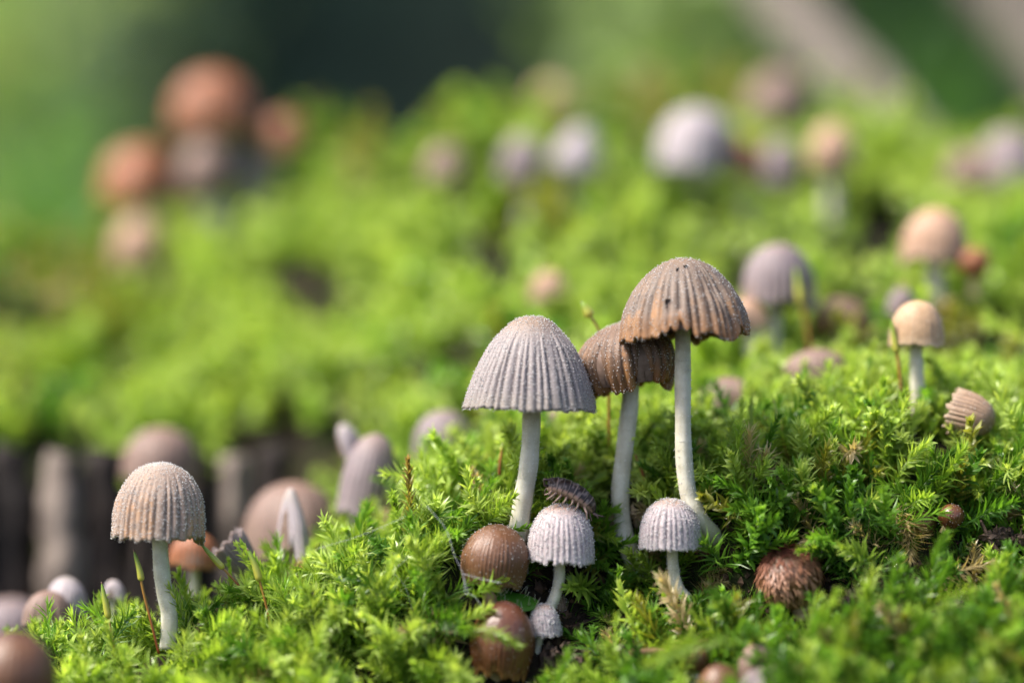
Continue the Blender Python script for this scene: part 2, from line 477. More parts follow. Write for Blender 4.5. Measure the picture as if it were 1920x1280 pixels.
# ------------------------------------------------------------------ mushrooms
DOME = [(0, 0), (0.03, 0.25), (0.10, 0.50), (0.23, 0.72), (0.45, 0.90), (0.7, 0.975), (1, 1)]
BELL = [(0, 0), (0.015, 0.16), (0.06, 0.29), (0.15, 0.43), (0.31, 0.62), (0.55, 0.79), (0.8, 0.92), (1, 1)]
CONE = [(0, 0), (0.02, 0.17), (0.08, 0.33), (0.2, 0.52), (0.42, 0.75), (0.7, 0.92), (0.9, 1.0), (1, 1.0)]
EGG = [(0, 0), (0.03, 0.27), (0.10, 0.52), (0.24, 0.78), (0.42, 0.95), (0.6, 1.0), (0.8, 0.95), (1, 0.82)]
BALL = [(0, 0), (0.03, 0.33), (0.12, 0.62), (0.28, 0.89), (0.5, 1.0), (0.72, 0.9), (0.9, 0.62), (1, 0.35)]
FLAT = [(0, 0), (0.05, 0.3), (0.16, 0.58), (0.4, 0.85), (0.75, 0.98), (1, 1)]

def cap_shape(R, h, prof, pleats, amp, per, rings, seed, ragged=0.03, lobes=None, wob=0.03, holes=()):
    """a pleated cap with its apex at z = h and the rim near z = 0 (local), open below with a turned-in lip"""
    r = np.random.default_rng(seed)
    pr = catmull(prof, 160)
    pr[:, 1] *= R; pr[:, 0] = h * (1 - pr[:, 0])
    s = np.concatenate([[0], np.cumsum(np.linalg.norm(np.diff(pr, axis=0), axis=1))]); s /= s[-1]
    t = np.linspace(0, 1, rings + 1)[1:]
    rz, rr = np.interp(t, s, pr[:, 0]), np.interp(t, s, pr[:, 1])
    dr, dz = np.gradient(rr, t), np.gradient(rz, t)
    ln = np.hypot(dr, dz); nr_, nz_ = -dz / ln, dr / ln
    na = pleats * per
    a = np.linspace(0, 2 * math.pi, na, endpoint=False)
    warp = sum(r.normal() * 0.5 * np.sin(k * a + r.uniform(0, 6.28)) / k for k in (2, 3, 5, 7)) * 0.10
    ph = pleats * (a + warp) / 2 + sum(r.normal() * 0.22 * np.sin(k * a + r.uniform(0, 6.28)) for k in (9, 13, 17))
    ridge = np.abs(np.sin(ph)) ** 0.8
    pid = np.floor(ph / math.pi).astype(int)
    pr_amp = r.uniform(0.55, 1.35, 4 * pleats)[pid % (4 * pleats)]
    pr_start = r.uniform(0.10, 0.42, 4 * pleats)[pid % (4 * pleats)]
    pr_rand = r.uniform(0, 1, 4 * pleats)[pid % (4 * pleats)]
    pr_rim = r.normal(0, 1, 4 * pleats)[pid % (4 * pleats)]
    low = sum(r.normal() * np.sin(k * a + r.uniform(0, 6.28)) for k in (1, 2, 3)) * wob
    T, A = np.meshgrid(t, a, indexing='ij')
    ampm = amp * R * smooth(0, 1, (T - pr_start[None]) / 0.4) * np.minimum(rr[:, None] / R * 1.2, 1) * pr_amp[None]
    lumps = vnoise(np.column_stack([np.cos(A.ravel()) * 2.5, np.sin(A.ravel()) * 2.5, T.ravel() * 4]), seed + 3, 3).reshape(T.shape)
    disp = ampm * (ridge[None] - 0.6) + lumps * 0.018 * R * T
    rad = rr[:, None] * (1 + low[None] * T) + nr_[:, None] * disp
    zz = rz[:, None] + nz_[:, None] * disp
    edge = smooth(0.6, 1.0, T)
    rimz = ragged * h * (0.55 * pr_rim + sum(r.normal() * np.sin(k * a + r.uniform(0, 6.28)) for k in (2, 3, 5, 11)) * 0.4)
    zz = zz + edge * (rimz[None] - 0.02 * h * (ridge[None] - 0.5))
    if lobes is not None:
        rad, zz = lobes(T, A, rad, zz, R, h)
    blue = np.broadcast_to(pr_rand[None], T.shape)
    X, Y = rad * np.cos(A), rad * np.sin(A)
    V = np.stack([X, Y, zz], 2)
    C = np.stack([T, np.broadcast_to(ridge[None], T.shape), blue], 2)
    # turned-in lip
    lipr = np.stack([V[-1] * [0.955, 0.955, 1] + [0, 0, 0.01 * h], V[-1] * [0.90, 0.90, 1] + [0, 0, 0.09 * h]])
    V = np.concatenate([V, lipr]); C = np.concatenate([C, C[-1:], C[-1:]])
    nrg = len(V)
    idx = np.arange(nrg * na).reshape(nrg, na)
    q = np.stack([idx[:-1], idx[1:], np.roll(idx[1:], -1, 1), np.roll(idx[:-1], -1, 1)], 3 - 1).reshape(-1, 4)
    flat, cf = V.reshape(-1, 3), C.reshape(-1, 3)
    if holes:
        qt = cf[q].mean(1)[:, 0]; cen = flat[q].mean(1); qa = np.arctan2(cen[:, 1], cen[:, 0])
        keep = np.ones(len(q), bool)
        for (ha, ht, wa, wt) in holes:
            da = np.angle(np.exp(1j * (qa - ha)))
            keep &= ((da / wa) ** 2 + ((qt - ht) / wt) ** 2) > 1
        q = q[keep]
    apex = np.array([[0, 0, h]])
    tri = np.stack([np.full(na, len(flat)), idx[0], np.roll(idx[0], -1)], 1)
    return np.vstack([flat, apex]), [q, tri], np.vstack([cf, [[0, 0.8, 0.5]]]), (a, rr, rz)

def gill_shape(R, h, prof, blades, r_in, seed):
    pr = catmull(prof, 60)
    zf, rf = pr[:, 0], pr[:, 1]
    s = Soup()
    k = np.linspace(0.30, 0.94, 9)
    rr = np.interp(k, np.linspace(0, 1, 60), rf) * R
    zt = h * (1 - np.interp(k, np.linspace(0, 1, 60), zf)) - 0.03 * h
    depth = 0.30 * h * np.sin(np.linspace(0.25, 1, 9) * math.pi) + 0.02 * h
    zb = np.maximum(zt - depth, 0.045 * h)
    zt = np.maximum(zt, zb + 0.005)
    for i in range(blades):
        a = 2 * math.pi * i / blades
        dv = np.array([math.cos(a), math.sin(a)])
        rs = np.maximum(rr * 0.93, r_in)
        top = np.column_stack([np.outer(rs, dv), zt]); bot = np.column_stack([np.outer(rs, dv), zb])
        n = len(rs); j = np.arange(n - 1)
        s.add(np.vstack([top, bot]), np.stack([j, j + 1, n + j + 1, n + j], 1))
    # the flesh above the blades, just under the skin
    na = 40; a = np.linspace(0, 2 * math.pi, na, endpoint=False)
    V = np.vstack([np.column_stack([np.cos(a) * x * 0.955, np.sin(a) * x * 0.955, np.full(na, z)]) for x, z in zip(rr, zt)])
    j = np.arange(na); kk = (j + 1) % na
    s.add(V, np.vstack([np.stack([i * na + j, (i + 1) * na + j, (i + 1) * na + kk, i * na + kk], 1) for i in range(len(rr) - 1)]))
    return s

def rot_to(axis, spin=0.0):
    z = unit(axis)
    x = unit(np.cross([0, 1, 0], z)) if abs(z[1]) < 0.95 else np.array([1.0, 0, 0])
    y = np.cross(z, x)
    c, s = math.cos(spin), math.sin(spin)
    return np.column_stack([x * c + y * s, -x * s + y * c, z])

def frost_points(verts, r, n, axis_pt=None, axis=None):
    if axis_pt is None:
        i = r.integers(0, len(verts), n)
    else:                                   # even cover: fewer picks where the mesh is dense near the apex
        q = verts - axis_pt; w = np.linalg.norm(q - np.outer(q @ axis, axis), axis=1) ** 0.8 + 1e-6
        i = r.choice(len(verts), n, p=w / w.sum())
    return verts[i] + r.normal(0, 0.006, (n, 3))

def mushroom(name, label, d, apex, rim, R, mat, stem=None, sw=(16, 16), prof=DOME, pleats=40, amp=0.05, per=7, rings=36, seed=1,
             ragged=0.03, lobes=None, wob=0.03, lean=0.0, holes=(), stem_mat=None, gill_mat=None, frost=0, stem_frost=0, spin=0.0,
             fr_size=0.0048, group=None, category='mushroom', solid=False, base=None, cap_name='cap'):
    """apex, rim centre, half width R and stem points are photograph positions at depth d; lean tips the cap away (+) or towards the camera"""
    rg = np.random.default_rng(seed + 100)
    u = U(d)
    a3, r3 = P(*apex, d), P(*rim, d)
    ax = a3 - r3
    h = np.linalg.norm(ax)
    ax = unit(unit(ax) + FWD * lean)
    M = rot_to(ax, spin)
    Rw = R * u
    if stem:
        spts = np.array([P(x, y, d + (e[0] if e else 0)) for x, y, *e in stem])
        b3 = spts[-1]
    else:
        b3 = P(*base, d) if base else r3
    root = empty(name, b3)
    tag(root, label, category, group)
    V, F, C, _ = cap_shape(Rw, h, prof, pleats, amp, per, rings, seed, ragged, lobes, wob, holes)
    V = V @ M.T + r3
    me = mesh_np(cap_name, V - b3, F)
    add_attr(me, 'col', C)
    cap = link(cap_name, me, mat, root)
    if not solid:
        g = gill_shape(Rw, h, prof, max(18, pleats), 0.12 * Rw, seed)
        gv = np.vstack(g.v) @ M.T + r3 - b3
        gme = mesh_np('gills', gv, [np.vstack(x) for x in g.f.values() if x])
        link('gills', gme, gill_mat or GILL, root)
    else:   # closed below: a button whose rim still hugs the stem
        na = 32; a = np.linspace(0, 2 * math.pi, na, endpoint=False)
        re = prof[-1][1] * Rw
        ring = np.column_stack([np.cos(a) * re * 0.94, np.sin(a) * re * 0.94, np.full(na, 0.05 * h)])
        ring2 = np.column_stack([np.cos(a) * re * 0.3, np.sin(a) * re * 0.3, np.full(na, 0.12 * h)])
        j = np.arange(na); k = (j + 1) % na
        vv = np.vstack([ring, ring2, [[0, 0, 0.14 * h]]]) @ M.T + r3 - b3
        link('gills', mesh_np('gills', vv, [np.stack([j, k, na + k, na + j], 1), np.stack([na + j, na + k, np.full(na, 2 * na)], 1)]), gill_mat or GILL, root)
    pts = []; sizes = []
    if stem:
        top = r3 + ax * h * 0.55
        path = catmull(np.vstack([top, spts]), 46)
        t = np.linspace(0, 1, 46)
        rad = (sw[0] * (1 - t) + sw[1] * t) * 0.5 * u
        sx = rg.uniform(0, 6.28, 3)
        wobf = lambda tt, aa: 1 + 0.035 * np.sin(3 * aa + sx[0] + 2 * tt) + 0.03 * np.sin(tt * 31 + sx[1]) + 0.025 * np.sin(7 * aa + tt * 9 + sx[2])
        sv, sf = tube(path, rad, 22, wobf) if d < 1.5 else tube(path[::2], rad[::2], 14, wobf)
        link('stem', mesh_np('stem', sv - b3, sf), stem_mat or STEM, root)
        if stem_frost:
            q = frost_points(sv[: -2], rg, int(stem_frost * 1.3))
            pts.append(q); sizes.append(np.abs(rg.normal(0.55, 0.25, len(q))) * fr_size)
    if frost:
        q = frost_points(V[:-1], rg, int(frost * 1.7), r3, ax)
        pts.append(q); sizes.append(np.abs(rg.normal(0.85, 0.35, len(q))) * fr_size)
    if pts:
        fv, ff = scatter_octs(np.vstack(pts), np.concatenate(sizes))
        me = mesh_np('frosting', fv - b3, ff)
        add_attr(me, 'col', np.full((len(fv), 3), 0.74))
        tag(link('frosting', me, FROST, root), kind='stuff')
    root['_R'] = Rw
    return root, V, (r3, M, h, Rw)

NO_MOSS = []          # (px, py, rx, ry, depth): things the moss must not grow in front of

# --- the sharp group
def ragged_lobes(T, A, rad, zz, R, h):
    e = smooth(0.75, 1.0, T)
    front = -math.pi / 2
    tear = np.zeros_like(T)
    for ang, w, dep in ((front - 0.42, 0.05, 0.10), (front - 0.28, 0.05, 0.12), (front - 0.12, 0.05, 0.14), (front + 0.02, 0.04, 0.10), (front + 0.95, 0.10, 0.10), (0.0, 0.12, 0.06), (2.2, 0.2, 0.1)):
        da = np.angle(np.exp(1j * (A - ang)))
        tear += dep * np.exp(-(da / w) ** 2)
    zz = zz + e * h * tear
    da = np.angle(np.exp(1j * (A - (front + 0.72))))
    zz = zz - smooth(0.5, 1, T) * h * 0.10 * np.exp(-(da / 0.42) ** 2)
    dent = np.exp(-(np.angle(np.exp(1j * (A - (front + 0.62)))) / 0.14) ** 2) * np.exp(-((T - 0.55) / 0.13) ** 2)
    rad = rad * (1 - 0.09 * dent)
    return rad, zz

def two_lobes(T, A, rad, zz, R, h):
    front = -math.pi / 2
    e = smooth(0.25, 1.0, T)
    fold = np.zeros_like(T)
    for ang, w, dep in ((front + 0.28, 0.16, 0.30), (front - 0.70, 0.13, 0.20), (front + 1.6, 0.25, 0.2), (2.0, 0.3, 0.25)):
        fold += dep * np.exp(-(np.angle(np.exp(1j * (A - ang))) / w) ** 2)
    rad = rad * (1 - e * fold)
    zz = zz + e * e * h * 0.22 * fold - smooth(0.6, 1, T) * h * 0.10 * np.maximum(0, np.sin(A * 3.0 + 1.0))
    rad = rad * (1 + 0.06 * e)
    return rad, zz

mushroom('mushroom', 'slim mushroom with tan grey pleated dome, standing alone beside two red stalked moss capsules', 0.0, (303, 866), (296, 1009), 87, TANGREY,
         [(299, 1010), (305, 1090), (317, 1150), (315, 1215)], (29, 32), DOME, 38, 0.05, seed=11, ragged=0.035, frost=3800, stem_frost=1600, lean=0.05, wob=0.02)
# tip it a little to the right
mushroom('mushroom', 'large grey mushroom with wide evenly pleated bell cap on white stem', 0.1, (999, 592), (995, 766), 124, GREY,
         [(996, 780), (991, 870), (978, 950), (970, 1015)], (32, 38), BELL, 46, 0.05, seed=12, ragged=0.02, frost=5200, stem_frost=1600, wob=0.012)
mushroom('mushroom', 'dark brown mushroom with folded two lobed cap, stem bent at its foot', 0.45, (1168, 603), (1186, 724), 92, DARKBROWN,
         [(1182, 735), (1172, 830), (1163, 920), (1168, 990), (1182, 1042), (1208, 1074, 0.1), (1236, 1100, 0.45)], (31, 36), EGG, 34, 0.07, seed=13, ragged=0.05, lobes=two_lobes, frost=2200, stem_frost=1500, wob=0.03)
M4, _, _ = mushroom('mushroom', 'tallest mushroom with weathered brown cap, torn rim and small insect holes', 0.0, (1276, 483), (1287, 632), 122, BROWN,
         [(1281, 650), (1281, 760), (1283, 860), (1292, 930), (1310, 970), (1334, 1002, 0.15), (1356, 1030, 0.5)], (28, 36), DOME[:1] + [(0.03, 0.21), (0.12, 0.43), (0.28, 0.64), (0.5, 0.82), (0.75, 0.94), (1, 1)], 40, 0.06, seed=14,
         ragged=0.04, lobes=ragged_lobes, frost=2600, stem_frost=2600, lean=0.06, wob=0.03,
         holes=((-math.pi / 2 - 0.32, 0.70, 0.06, 0.045), (-math.pi / 2 + 1.12, 0.9, 0.07, 0.045), (-math.pi / 2 + 0.10, 0.30, 0.07, 0.03), (-math.pi / 2 - 0.16, 0.33, 0.05, 0.025)))
M5, M5V, M5T = mushroom('mushroom', 'small lilac grey mushroom with a woodlouse on its tan top', -0.1, (1054, 943), (1053, 1052), 63, LILAC,
         [(1050, 1058), (1048, 1090), (1040, 1120), (1026, 1150)], (20, 22), DOME, 34, 0.055, seed=15, ragged=0.05, frost=3600, stem_frost=900, fr_size=0.0052, gill_mat=GILL_PALE)
mushroom('mushroom', 'small lilac grey mushroom with frosty dome cap at the foot of the tallest brown one', -0.1, (1256, 934), (1256, 1027), 58, LILAC,
         [(1260, 1035), (1263, 1070), (1272, 1102), (1300, 1135)], (20, 22), DOME, 32, 0.055, seed=16, ragged=0.02, frost=3400, stem_frost=900, fr_size=0.0052, gill_mat=GILL_PALE)
mushroom('mushroom', 'tiny frosty lilac mushroom squeezed beside the glossy dark button', -0.25, (1016, 1131), (1024, 1190), 29, LILAC,
         [(1012, 1195), (1006, 1225), (998, 1262)], (13, 15), DOME, 26, 0.055, rings=26, seed=17, ragged=0.04, frost=1500, stem_frost=600, fr_size=0.0052, gill_mat=GILL_PALE)
_, _, T_b1 = mushroom('mushroom_button', 'chestnut brown unopened mushroom with fine stripes below the large grey one', -0.15, (938, 982), (924, 1096), 64, CHESTNUT,
         [(925, 1100), (928, 1140)], (44, 46), EGG, 56, 0.024, per=6, seed=18, stem_mat=STEM_TAN, ragged=0.02, frost=700, fr_size=0.004, solid=True)
mushroom('mushroom_button', 'glossy dark brown unopened mushroom with a moss sprig across it', -0.45, (948, 1125), (938, 1262), 61, GLOSSY,
         [(930, 1262), (925, 1300)], (36, 40), EGG, 44, 0.022, per=6, seed=19, stem_mat=STEM_TAN, ragged=0.05, frost=260, fr_size=0.003, solid=True, wob=0.035)
mushroom('mushroom_button', 'tiny pinkish round button behind the stem of the woodlouse mushroom', 0.12, (1040, 1110), (1040, 1160), 26, PINKBROWN,
         [(1040, 1158), (1040, 1180)], (22, 24), BALL, 24, 0.01, per=4, rings=20, seed=20, stem_mat=STEM_TAN, solid=True, frost=200, fr_size=0.004)
mushroom('mushroom_button', 'small glossy rust brown button above the dark hollow', 0.0, (1792, 945), (1777, 990), 25, GLOSSY,
         [(1775, 985), (1768, 1000)], (14, 14), BALL, 26, 0.02, per=4, rings=20, seed=21, solid=True, stem_mat=STEM_TAN, frost=120, fr_size=0.003)
mushroom('mushroom_button', 'small brown button half hidden behind dry straw coloured moss', 0.15, (1738, 955), (1722, 1002), 26, CHESTNUT,
         [(1720, 1000), (1712, 1020)], (22, 24), BALL, 26, 0.02, per=4, rings=20, seed=22, stem_mat=STEM_TAN, solid=True)
mushroom('mushroom_button', 'tiny greyish brown granular button low in the dark hollow', -0.1, (1795, 1096), (1797, 1144), 24, PINKBROWN,
         [(1797, 1142), (1797, 1165)], (20, 22), BALL, 22, 0.015, per=4, rings=20, seed=23, stem_mat=STEM_TAN, solid=True, frost=500, fr_size=0.008)
# shaggy button: fine scales over a round body
SH, SHV, (sr3, sM, sh_, sR) = mushroom('mushroom_button', 'shaggy reddish brown round button lying in the moss', -0.2, (1463, 1028), (1500, 1130), 62, CHESTNUT,
         [(1500, 1128), (1508, 1160)], (40, 42), BALL, 30, 0.015, per=6, rings=36, seed=24, stem_mat=STEM_TAN, solid=True, wob=0.05)
rg = np.random.default_rng(77)
body = SHV[:-1]
cen = body.mean(0)
s = Soup()
for k in range(1500):
    p = body[rg.integers(0, len(body))]
    n = unit(p - cen)
    loc = (p - sr3) @ sM
    tt = 1 - loc[2] / sh_
    down = unit(-sM[:, 2] - n * (-sM[:, 2] @ n))
    side = np.cross(n, down)
    L = rg.uniform(0.05, 0.1); w = rg.uniform(0.008, 0.014)
    dirv = unit(down + n * rg.uniform(0.15, 0.55) + side * rg.normal(0, 0.25))
    q = np.array([p - side * w, p + side * w, p + dirv * L * 0.6 + side * w * 0.8, p + dirv * L, p + dirv * L * 0.6 - side * w * 0.8 + n * 0.004])
    c = np.array([0.16, 0.05, 0.035]) * (1 - tt) + np.array([0.42, 0.24, 0.12]) * tt
    s.add(q, np.array([[0, 1, 2], [0, 2, 4], [4, 2, 3]]), c * rg.uniform(0.7, 1.25))
b3 = np.array(SH.location)
tag(link('scales', s.mesh('scales', b3, False), leaf_mat('shaggy scale', 0.25, 0.45, (1, 1, 1)), SH), kind='stuff')

mushroom('mushroom', 'small tan mushroom with finely striped dome on short white stem', 1.15, (1721, 563), (1719, 648), 51, TAN,
         [(1718, 655), (1719, 700), (1722, 780)], (23, 27), DOME, 44, 0.03, per=6, seed=25, ragged=0.02, frost=300, stem_frost=400, fr_size=0.004)
mushroom('fallen_mushroom_cap', 'fallen tan cap with coarse pleats lying on its side in the moss', 0.75, (1866, 792), (1785, 772), 44, TANCAP,
         None, prof=DOME, pleats=26, amp=0.07, per=8, seed=26, ragged=0.06, frost=200, fr_size=0.004, lean=-0.35, base=(1800, 815), category='mushroom cap')

# --- soft ones close behind the crest
mid = [
 # name, label, d, apex, rim, R, mat, stem, widths, profile
 ('mushroom', 'mauve grey dome behind the brown tall mushroom, on the far side of the mossy bank', 3.6, (1460, 455), (1458, 575), 70, MAUVE, [(1452, 575), (1448, 640), (1445, 690)], (30, 32), DOME, 0.05),
 ('mushroom', 'peach capped thin mushroom leaning beside the mauve grey dome', 3.3, (1392, 560), (1404, 618), 34, PEACH, [(1408, 618), (1415, 670), (1418, 700)], (34, 38), DOME, 0.0),
 ('mushroom', 'pale tan domed mushroom growing beyond the small striped tan one', 4.8, (1755, 390), (1753, 492), 60, PEACH, [(1753, 495), (1755, 560), (1758, 620)], (34, 36), DOME, 0.0),
 ('mushroom_button', 'small round rust red button touching the pale tan domed mushroom', 4.6, (1826, 464), (1826, 520), 29, RUST, [(1826, 518), (1826, 560)], (16, 18), BALL, 0.0),
 ('mushroom', 'withered dark brown cap drooping in front of the dark gap', 4.0, (1580, 556), (1578, 622), 56, DARKBROWN, [(1576, 620), (1572, 660)], (18, 20), FLAT, 0.0),
 ('mushroom', 'small dull purple cap peeping over the small striped tan mushroom', 3.6, (1692, 540), (1690, 590), 26, MAUVE, [(1690, 590), (1690, 660)], (12, 12), DOME, 0.0),
 ('mushroom', 'low greyish brown cap sunk in the moss crest', 2.2, (1528, 653), (1532, 712), 60, PINKBROWN, [(1532, 712), (1532, 740)], (20, 20), FLAT, 0.0),
 ('mushroom', 'low pinkish beige cap sunk in moss beside the tall brown mushroom stem', 2.1, (1362, 706), (1366, 762), 54, PINKBROWN, [(1366, 760), (1366, 790)], (20, 20), FLAT, 0.0),
 ('mushroom', 'brown cap peering out from behind the large grey mushroom', 1.9, (1062, 745), (1056, 826), 42, PINKBROWN, [(1054, 826), (1052, 860)], (18, 18), EGG, 0.0),
 ('mushroom', 'mauve striped dome rising behind the moss beside the large grey mushroom', 3.0, (832, 768), (832, 862), 58, MAUVE, [(832, 862), (832, 900)], (22, 22), DOME, 0.0),
 ('mushroom', 'drooping lilac grey bell cap beside the black hollow', 2.2, (708, 812), (682, 962), 56, MAUVE, [(676, 960), (668, 1000), (680, 1040)], (30, 34), DOME, 0.0),
 ('mushroom', 'small pale mushroom with narrow cap leaning on the drooping lilac bell', 2.5, (640, 794), (664, 856), 22, PALE, [(666, 858), (676, 950), (684, 1030)], (26, 28), DOME, 0.0),
 ('mushroom', 'broad brown rounded cap in the hollow behind the near moss', 3.2, (548, 902), (550, 1046), 96, PINKBROWN, [(550, 1046), (550, 1120)], (34, 36), DOME, 0.0),
 ('mushroom', 'thin bleached pointed cap folded upright before the broad brown one', 1.3, (545, 914), (552, 1034), 31, PALE, [(553, 1034), (555, 1090)], (12, 14), CONE, 0.0),
 ('fallen_mushroom_cap', 'lilac grey pleated cap tipped over on the near moss edge', 0.9, (482, 1082), (424, 1016), 40, MAUVE, None, (14, 16), BELL, 0.0),
 ('mushroom', 'small orange brown cap half hidden behind the slim tan grey mushroom', 2.0, (366, 996), (364, 1062), 46, RUST, [(364, 1062), (364, 1120)], (16, 18), DOME, 0.0),
 ('mushroom', 'small greyish brown dome where the near moss slopes down to the hollow', 1.2, (90, 1106), (88, 1172), 44, PINKBROWN, [(88, 1172), (90, 1230)], (16, 18), DOME, 0.0),
 ('mushroom', 'bleached white ragged cap leaning over the greyish brown dome', 1.5, (124, 1080), (122, 1142), 38, PALE, [(122, 1142), (120, 1240)], (16, 18), FLAT, 0.0),
 ('mushroom', 'tiny bleached cap by the moss capsules in front of the dark gap', 1.4, (212, 1086), (212, 1120), 18, PALE, [(212, 1120), (212, 1190)], (9, 10), DOME, 0.0),
 ('mushroom', 'pale peach little cap alone on the shaded moss behind the large grey mushroom', 5.6, (1030, 508), (1030, 560), 34, PEACH, [(1030, 560), (1030, 610)], (18, 18), DOME, 0.0),
]
for i, (nm, lb, d, ap, rm, R, mt, st, w, pf, ln) in enumerate(mid):
    mushroom(nm, lb, d, ap, rm, R, mt, st, w, pf, 26, 0.07, per=6, rings=22, seed=200 + i, ragged=0.16 if mt is PALE else 0.06, lean=ln, wob=0.16 if mt is PALE else 0.05, stem_mat=STEM_TAN if nm.endswith('button') else None, solid=nm.endswith('button'))

# --- soft brown ones right in front
front = [
 ('mushroom_button', 'big soft chestnut brown button standing in front of the near moss edge', -2.4, (28, 1180), (22, 1330), 78, CHESTNUT, [(22, 1330), (22, 1380)], (50, 54), EGG),
 ('mushroom_button', 'small brown button between soft moss sprigs in front', -0.8, (1300, 1208), (1306, 1262), 26, CHESTNUT, [(1306, 1262), (1306, 1290)], (20, 22), BALL),
 ('mushroom_button', 'beige brown blurred button low in the front moss', -1.3, (1348, 1242), (1350, 1335), 44, CHESTNUT, [(1350, 1330), (1350, 1360)], (30, 34), EGG),
 ('mushroom_button', 'pinkish narrow blurred cap wedged in the front moss', -1.2, (1420, 1204), (1418, 1280), 34, PINKBROWN, [(1420, 1275), (1420, 1330)], (26, 30), EGG),
 ('mushroom_button', 'wide striped greyish blurred cap half below the front moss', -1.4, (1440, 1246), (1442, 1335), 60, MAUVE, [(1442, 1330), (1442, 1360)], (30, 34), EGG),
]
for i, (nm, lb, d, ap, rm, R, mt, st, w, pf) in enumerate(front):
    mushroom(nm, lb, d, ap, rm, R, mt, st, w, pf, 30, 0.025, per=5, rings=24, seed=260 + i, ragged=0.03, solid=True)

# --- the far blurred ones
far = [
 ('mushroom', 'topmost rust brown cap of the far blurred cluster, on a stout pale stem', 12.2, (404, 132), (398, 252), 82, RUST, [(394, 252), (392, 330), (390, 420)], (56, 60), DOME),
 ('mushroom', 'orange brown cap at the open side of the far blurred cluster', 12.0, (262, 268), (268, 378), 80, RUST, [(272, 378), (285, 460), (300, 560)], (40, 46), DOME),
 ('mushroom', 'small rust cap against the dark trunk at the end of the far cluster', 12.4, (536, 214), (526, 290), 48, RUST, [(520, 290), (500, 360), (480, 430)], (28, 30), DOME),
 ('mushroom', 'peach narrow cap lowest in the far blurred cluster', 11.4, (258, 405), (262, 505), 48, PEACH, [(268, 505), (285, 570), (290, 620)], (30, 34), EGG),
 ('mushroom', 'pinkish beige cap in the middle of the far blurred cluster', 11.8, (385, 262), (385, 372), 52, PINKBROWN, [(388, 372), (410, 460), (420, 560)], (40, 44), EGG),
 ('mushroom', 'small mauve cap tucked under the rust caps of the far cluster', 12.2, (470, 285), (468, 350), 34, MAUVE, [(466, 350), (456, 430)], (24, 26), DOME),
 ('mushroom', 'pinkish mauve little dome standing alone on the bright far moss', 9.6, (836, 270), (834, 345), 40, PINKBROWN, [(834, 345), (834, 380)], (22, 22), DOME),
 ('mushroom', 'mauve little dome beside a pale beige cap on the far moss', 9.6, (978, 252), (982, 340), 42, MAUVE, [(982, 340), (984, 380)], (22, 22), DOME),
 ('mushroom', 'pale beige slanted cap touching the mauve little dome on the far moss', 9.8, (1094, 236), (1078, 322), 50, PALE, [(1074, 322), (1070, 370)], (26, 26), CONE),
 ('mushroom', 'beige cap high up near the crest of the far moss slope', 12.6, (1032, 150), (1032, 214), 42, PEACH, [(1032, 214), (1032, 250)], (22, 22), DOME),
 ('mushroom', 'large whitish lilac far cap, brightest of the far row', 9.4, (1308, 200), (1308, 322), 80, PALE, [(1308, 322), (1308, 370)], (30, 32), DOME),
 ('mushroom', 'small brick brown far cap between the whitish lilac one and a mauve one', 9.6, (1400, 262), (1402, 330), 30, RUST, [(1402, 330), (1402, 370)], (18, 18), DOME),
 ('mushroom', 'mauve far cap between the brick brown and the tan one', 9.6, (1462, 258), (1464, 346), 42, MAUVE, [(1464, 346), (1464, 380)], (22, 22), DOME),
 ('mushroom', 'tan oval far cap under the slanting grey stick', 9.2, (1562, 230), (1558, 326), 44, PEACH, [(1558, 326), (1558, 370)], (24, 24), EGG),
 ('mushroom', 'dull brown cap at the foot of the slanting grey stick, high on the slope', 13.4, (1462, 130), (1462, 222), 66, PINKBROWN, [(1462, 222), (1462, 270)], (26, 26), FLAT),
 ('mushroom', 'purplish brown cap beyond the pale tan domed mushroom', 10.0, (1816, 276), (1816, 350), 46, PINKBROWN, [(1816, 350), (1816, 390)], (22, 22), DOME),
 ('mushroom', 'large purplish grey cap, last of the far row', 9.8, (1892, 240), (1892, 352), 64, MAUVE, [(1892, 352), (1892, 400)], (26, 26), DOME),
]
for i, (nm, lb, d, ap, rm, R, mt, st, w, pf) in enumerate(far):
    st = st + [(st[-1][0], st[-1][1] + 90)]
    mushroom(nm, lb, d, ap, rm, R, mt, st, w, pf, 24, 0.06, per=4, rings=16, seed=300 + i, ragged=0.04, wob=0.05)

# --- rotten stump wall with pale strips and mushrooms in the shaded hollow at the left
stump = empty('rotten_stump', P(200, 1250, 6.0))
tag(stump, 'dark rotten stump edge with bleached wood strips behind the slim mushroom', 'stump')
so = np.array(stump.location)
rg = np.random.default_rng(5)
for (x, w, y0, y1, pale, d) in ((20, 100, 840, 1230, 0, 5.6), (118, 84, 850, 1220, 1, 5.3), (200, 90, 845, 1230, 0, 5.5), (290, 100, 850, 1220, 0, 5.6), (372, 70, 850, 1200, 0, 5.4),
                               (440, 62, 855, 1180, 1, 5.5), (505, 80, 840, 1180, 0, 5.6), (-70, 110, 850, 1230, 0, 5.4), (-180, 110, 850, 1230, 1, 5.6)):
    path = np.array([P(x + rg.normal(0, 5), y, d + 0.25 * t) for t, y in zip(np.linspace(0, 1, 14), np.linspace(y1, y0, 14))])
    ws = rg.uniform(0, 6.28, 4)
    v, f = tube(path, w * 0.5 * U(d) * np.interp(np.linspace(0, 1, 14), [0, 0.7, 1], [1.1, 1, 0.75]), 20,
                lambda tt, aa: 1 + 0.10 * np.sin(5 * aa + ws[0] + tt * 2) + 0.07 * np.sin(9 * aa + ws[1]) + 0.05 * np.sin(tt * 17 + ws[2]))
    link('bleached_strip' if pale else 'wood_strip', mesh_np('wood_strip', v - so, f), PALEWOOD if pale else WOOD, stump)
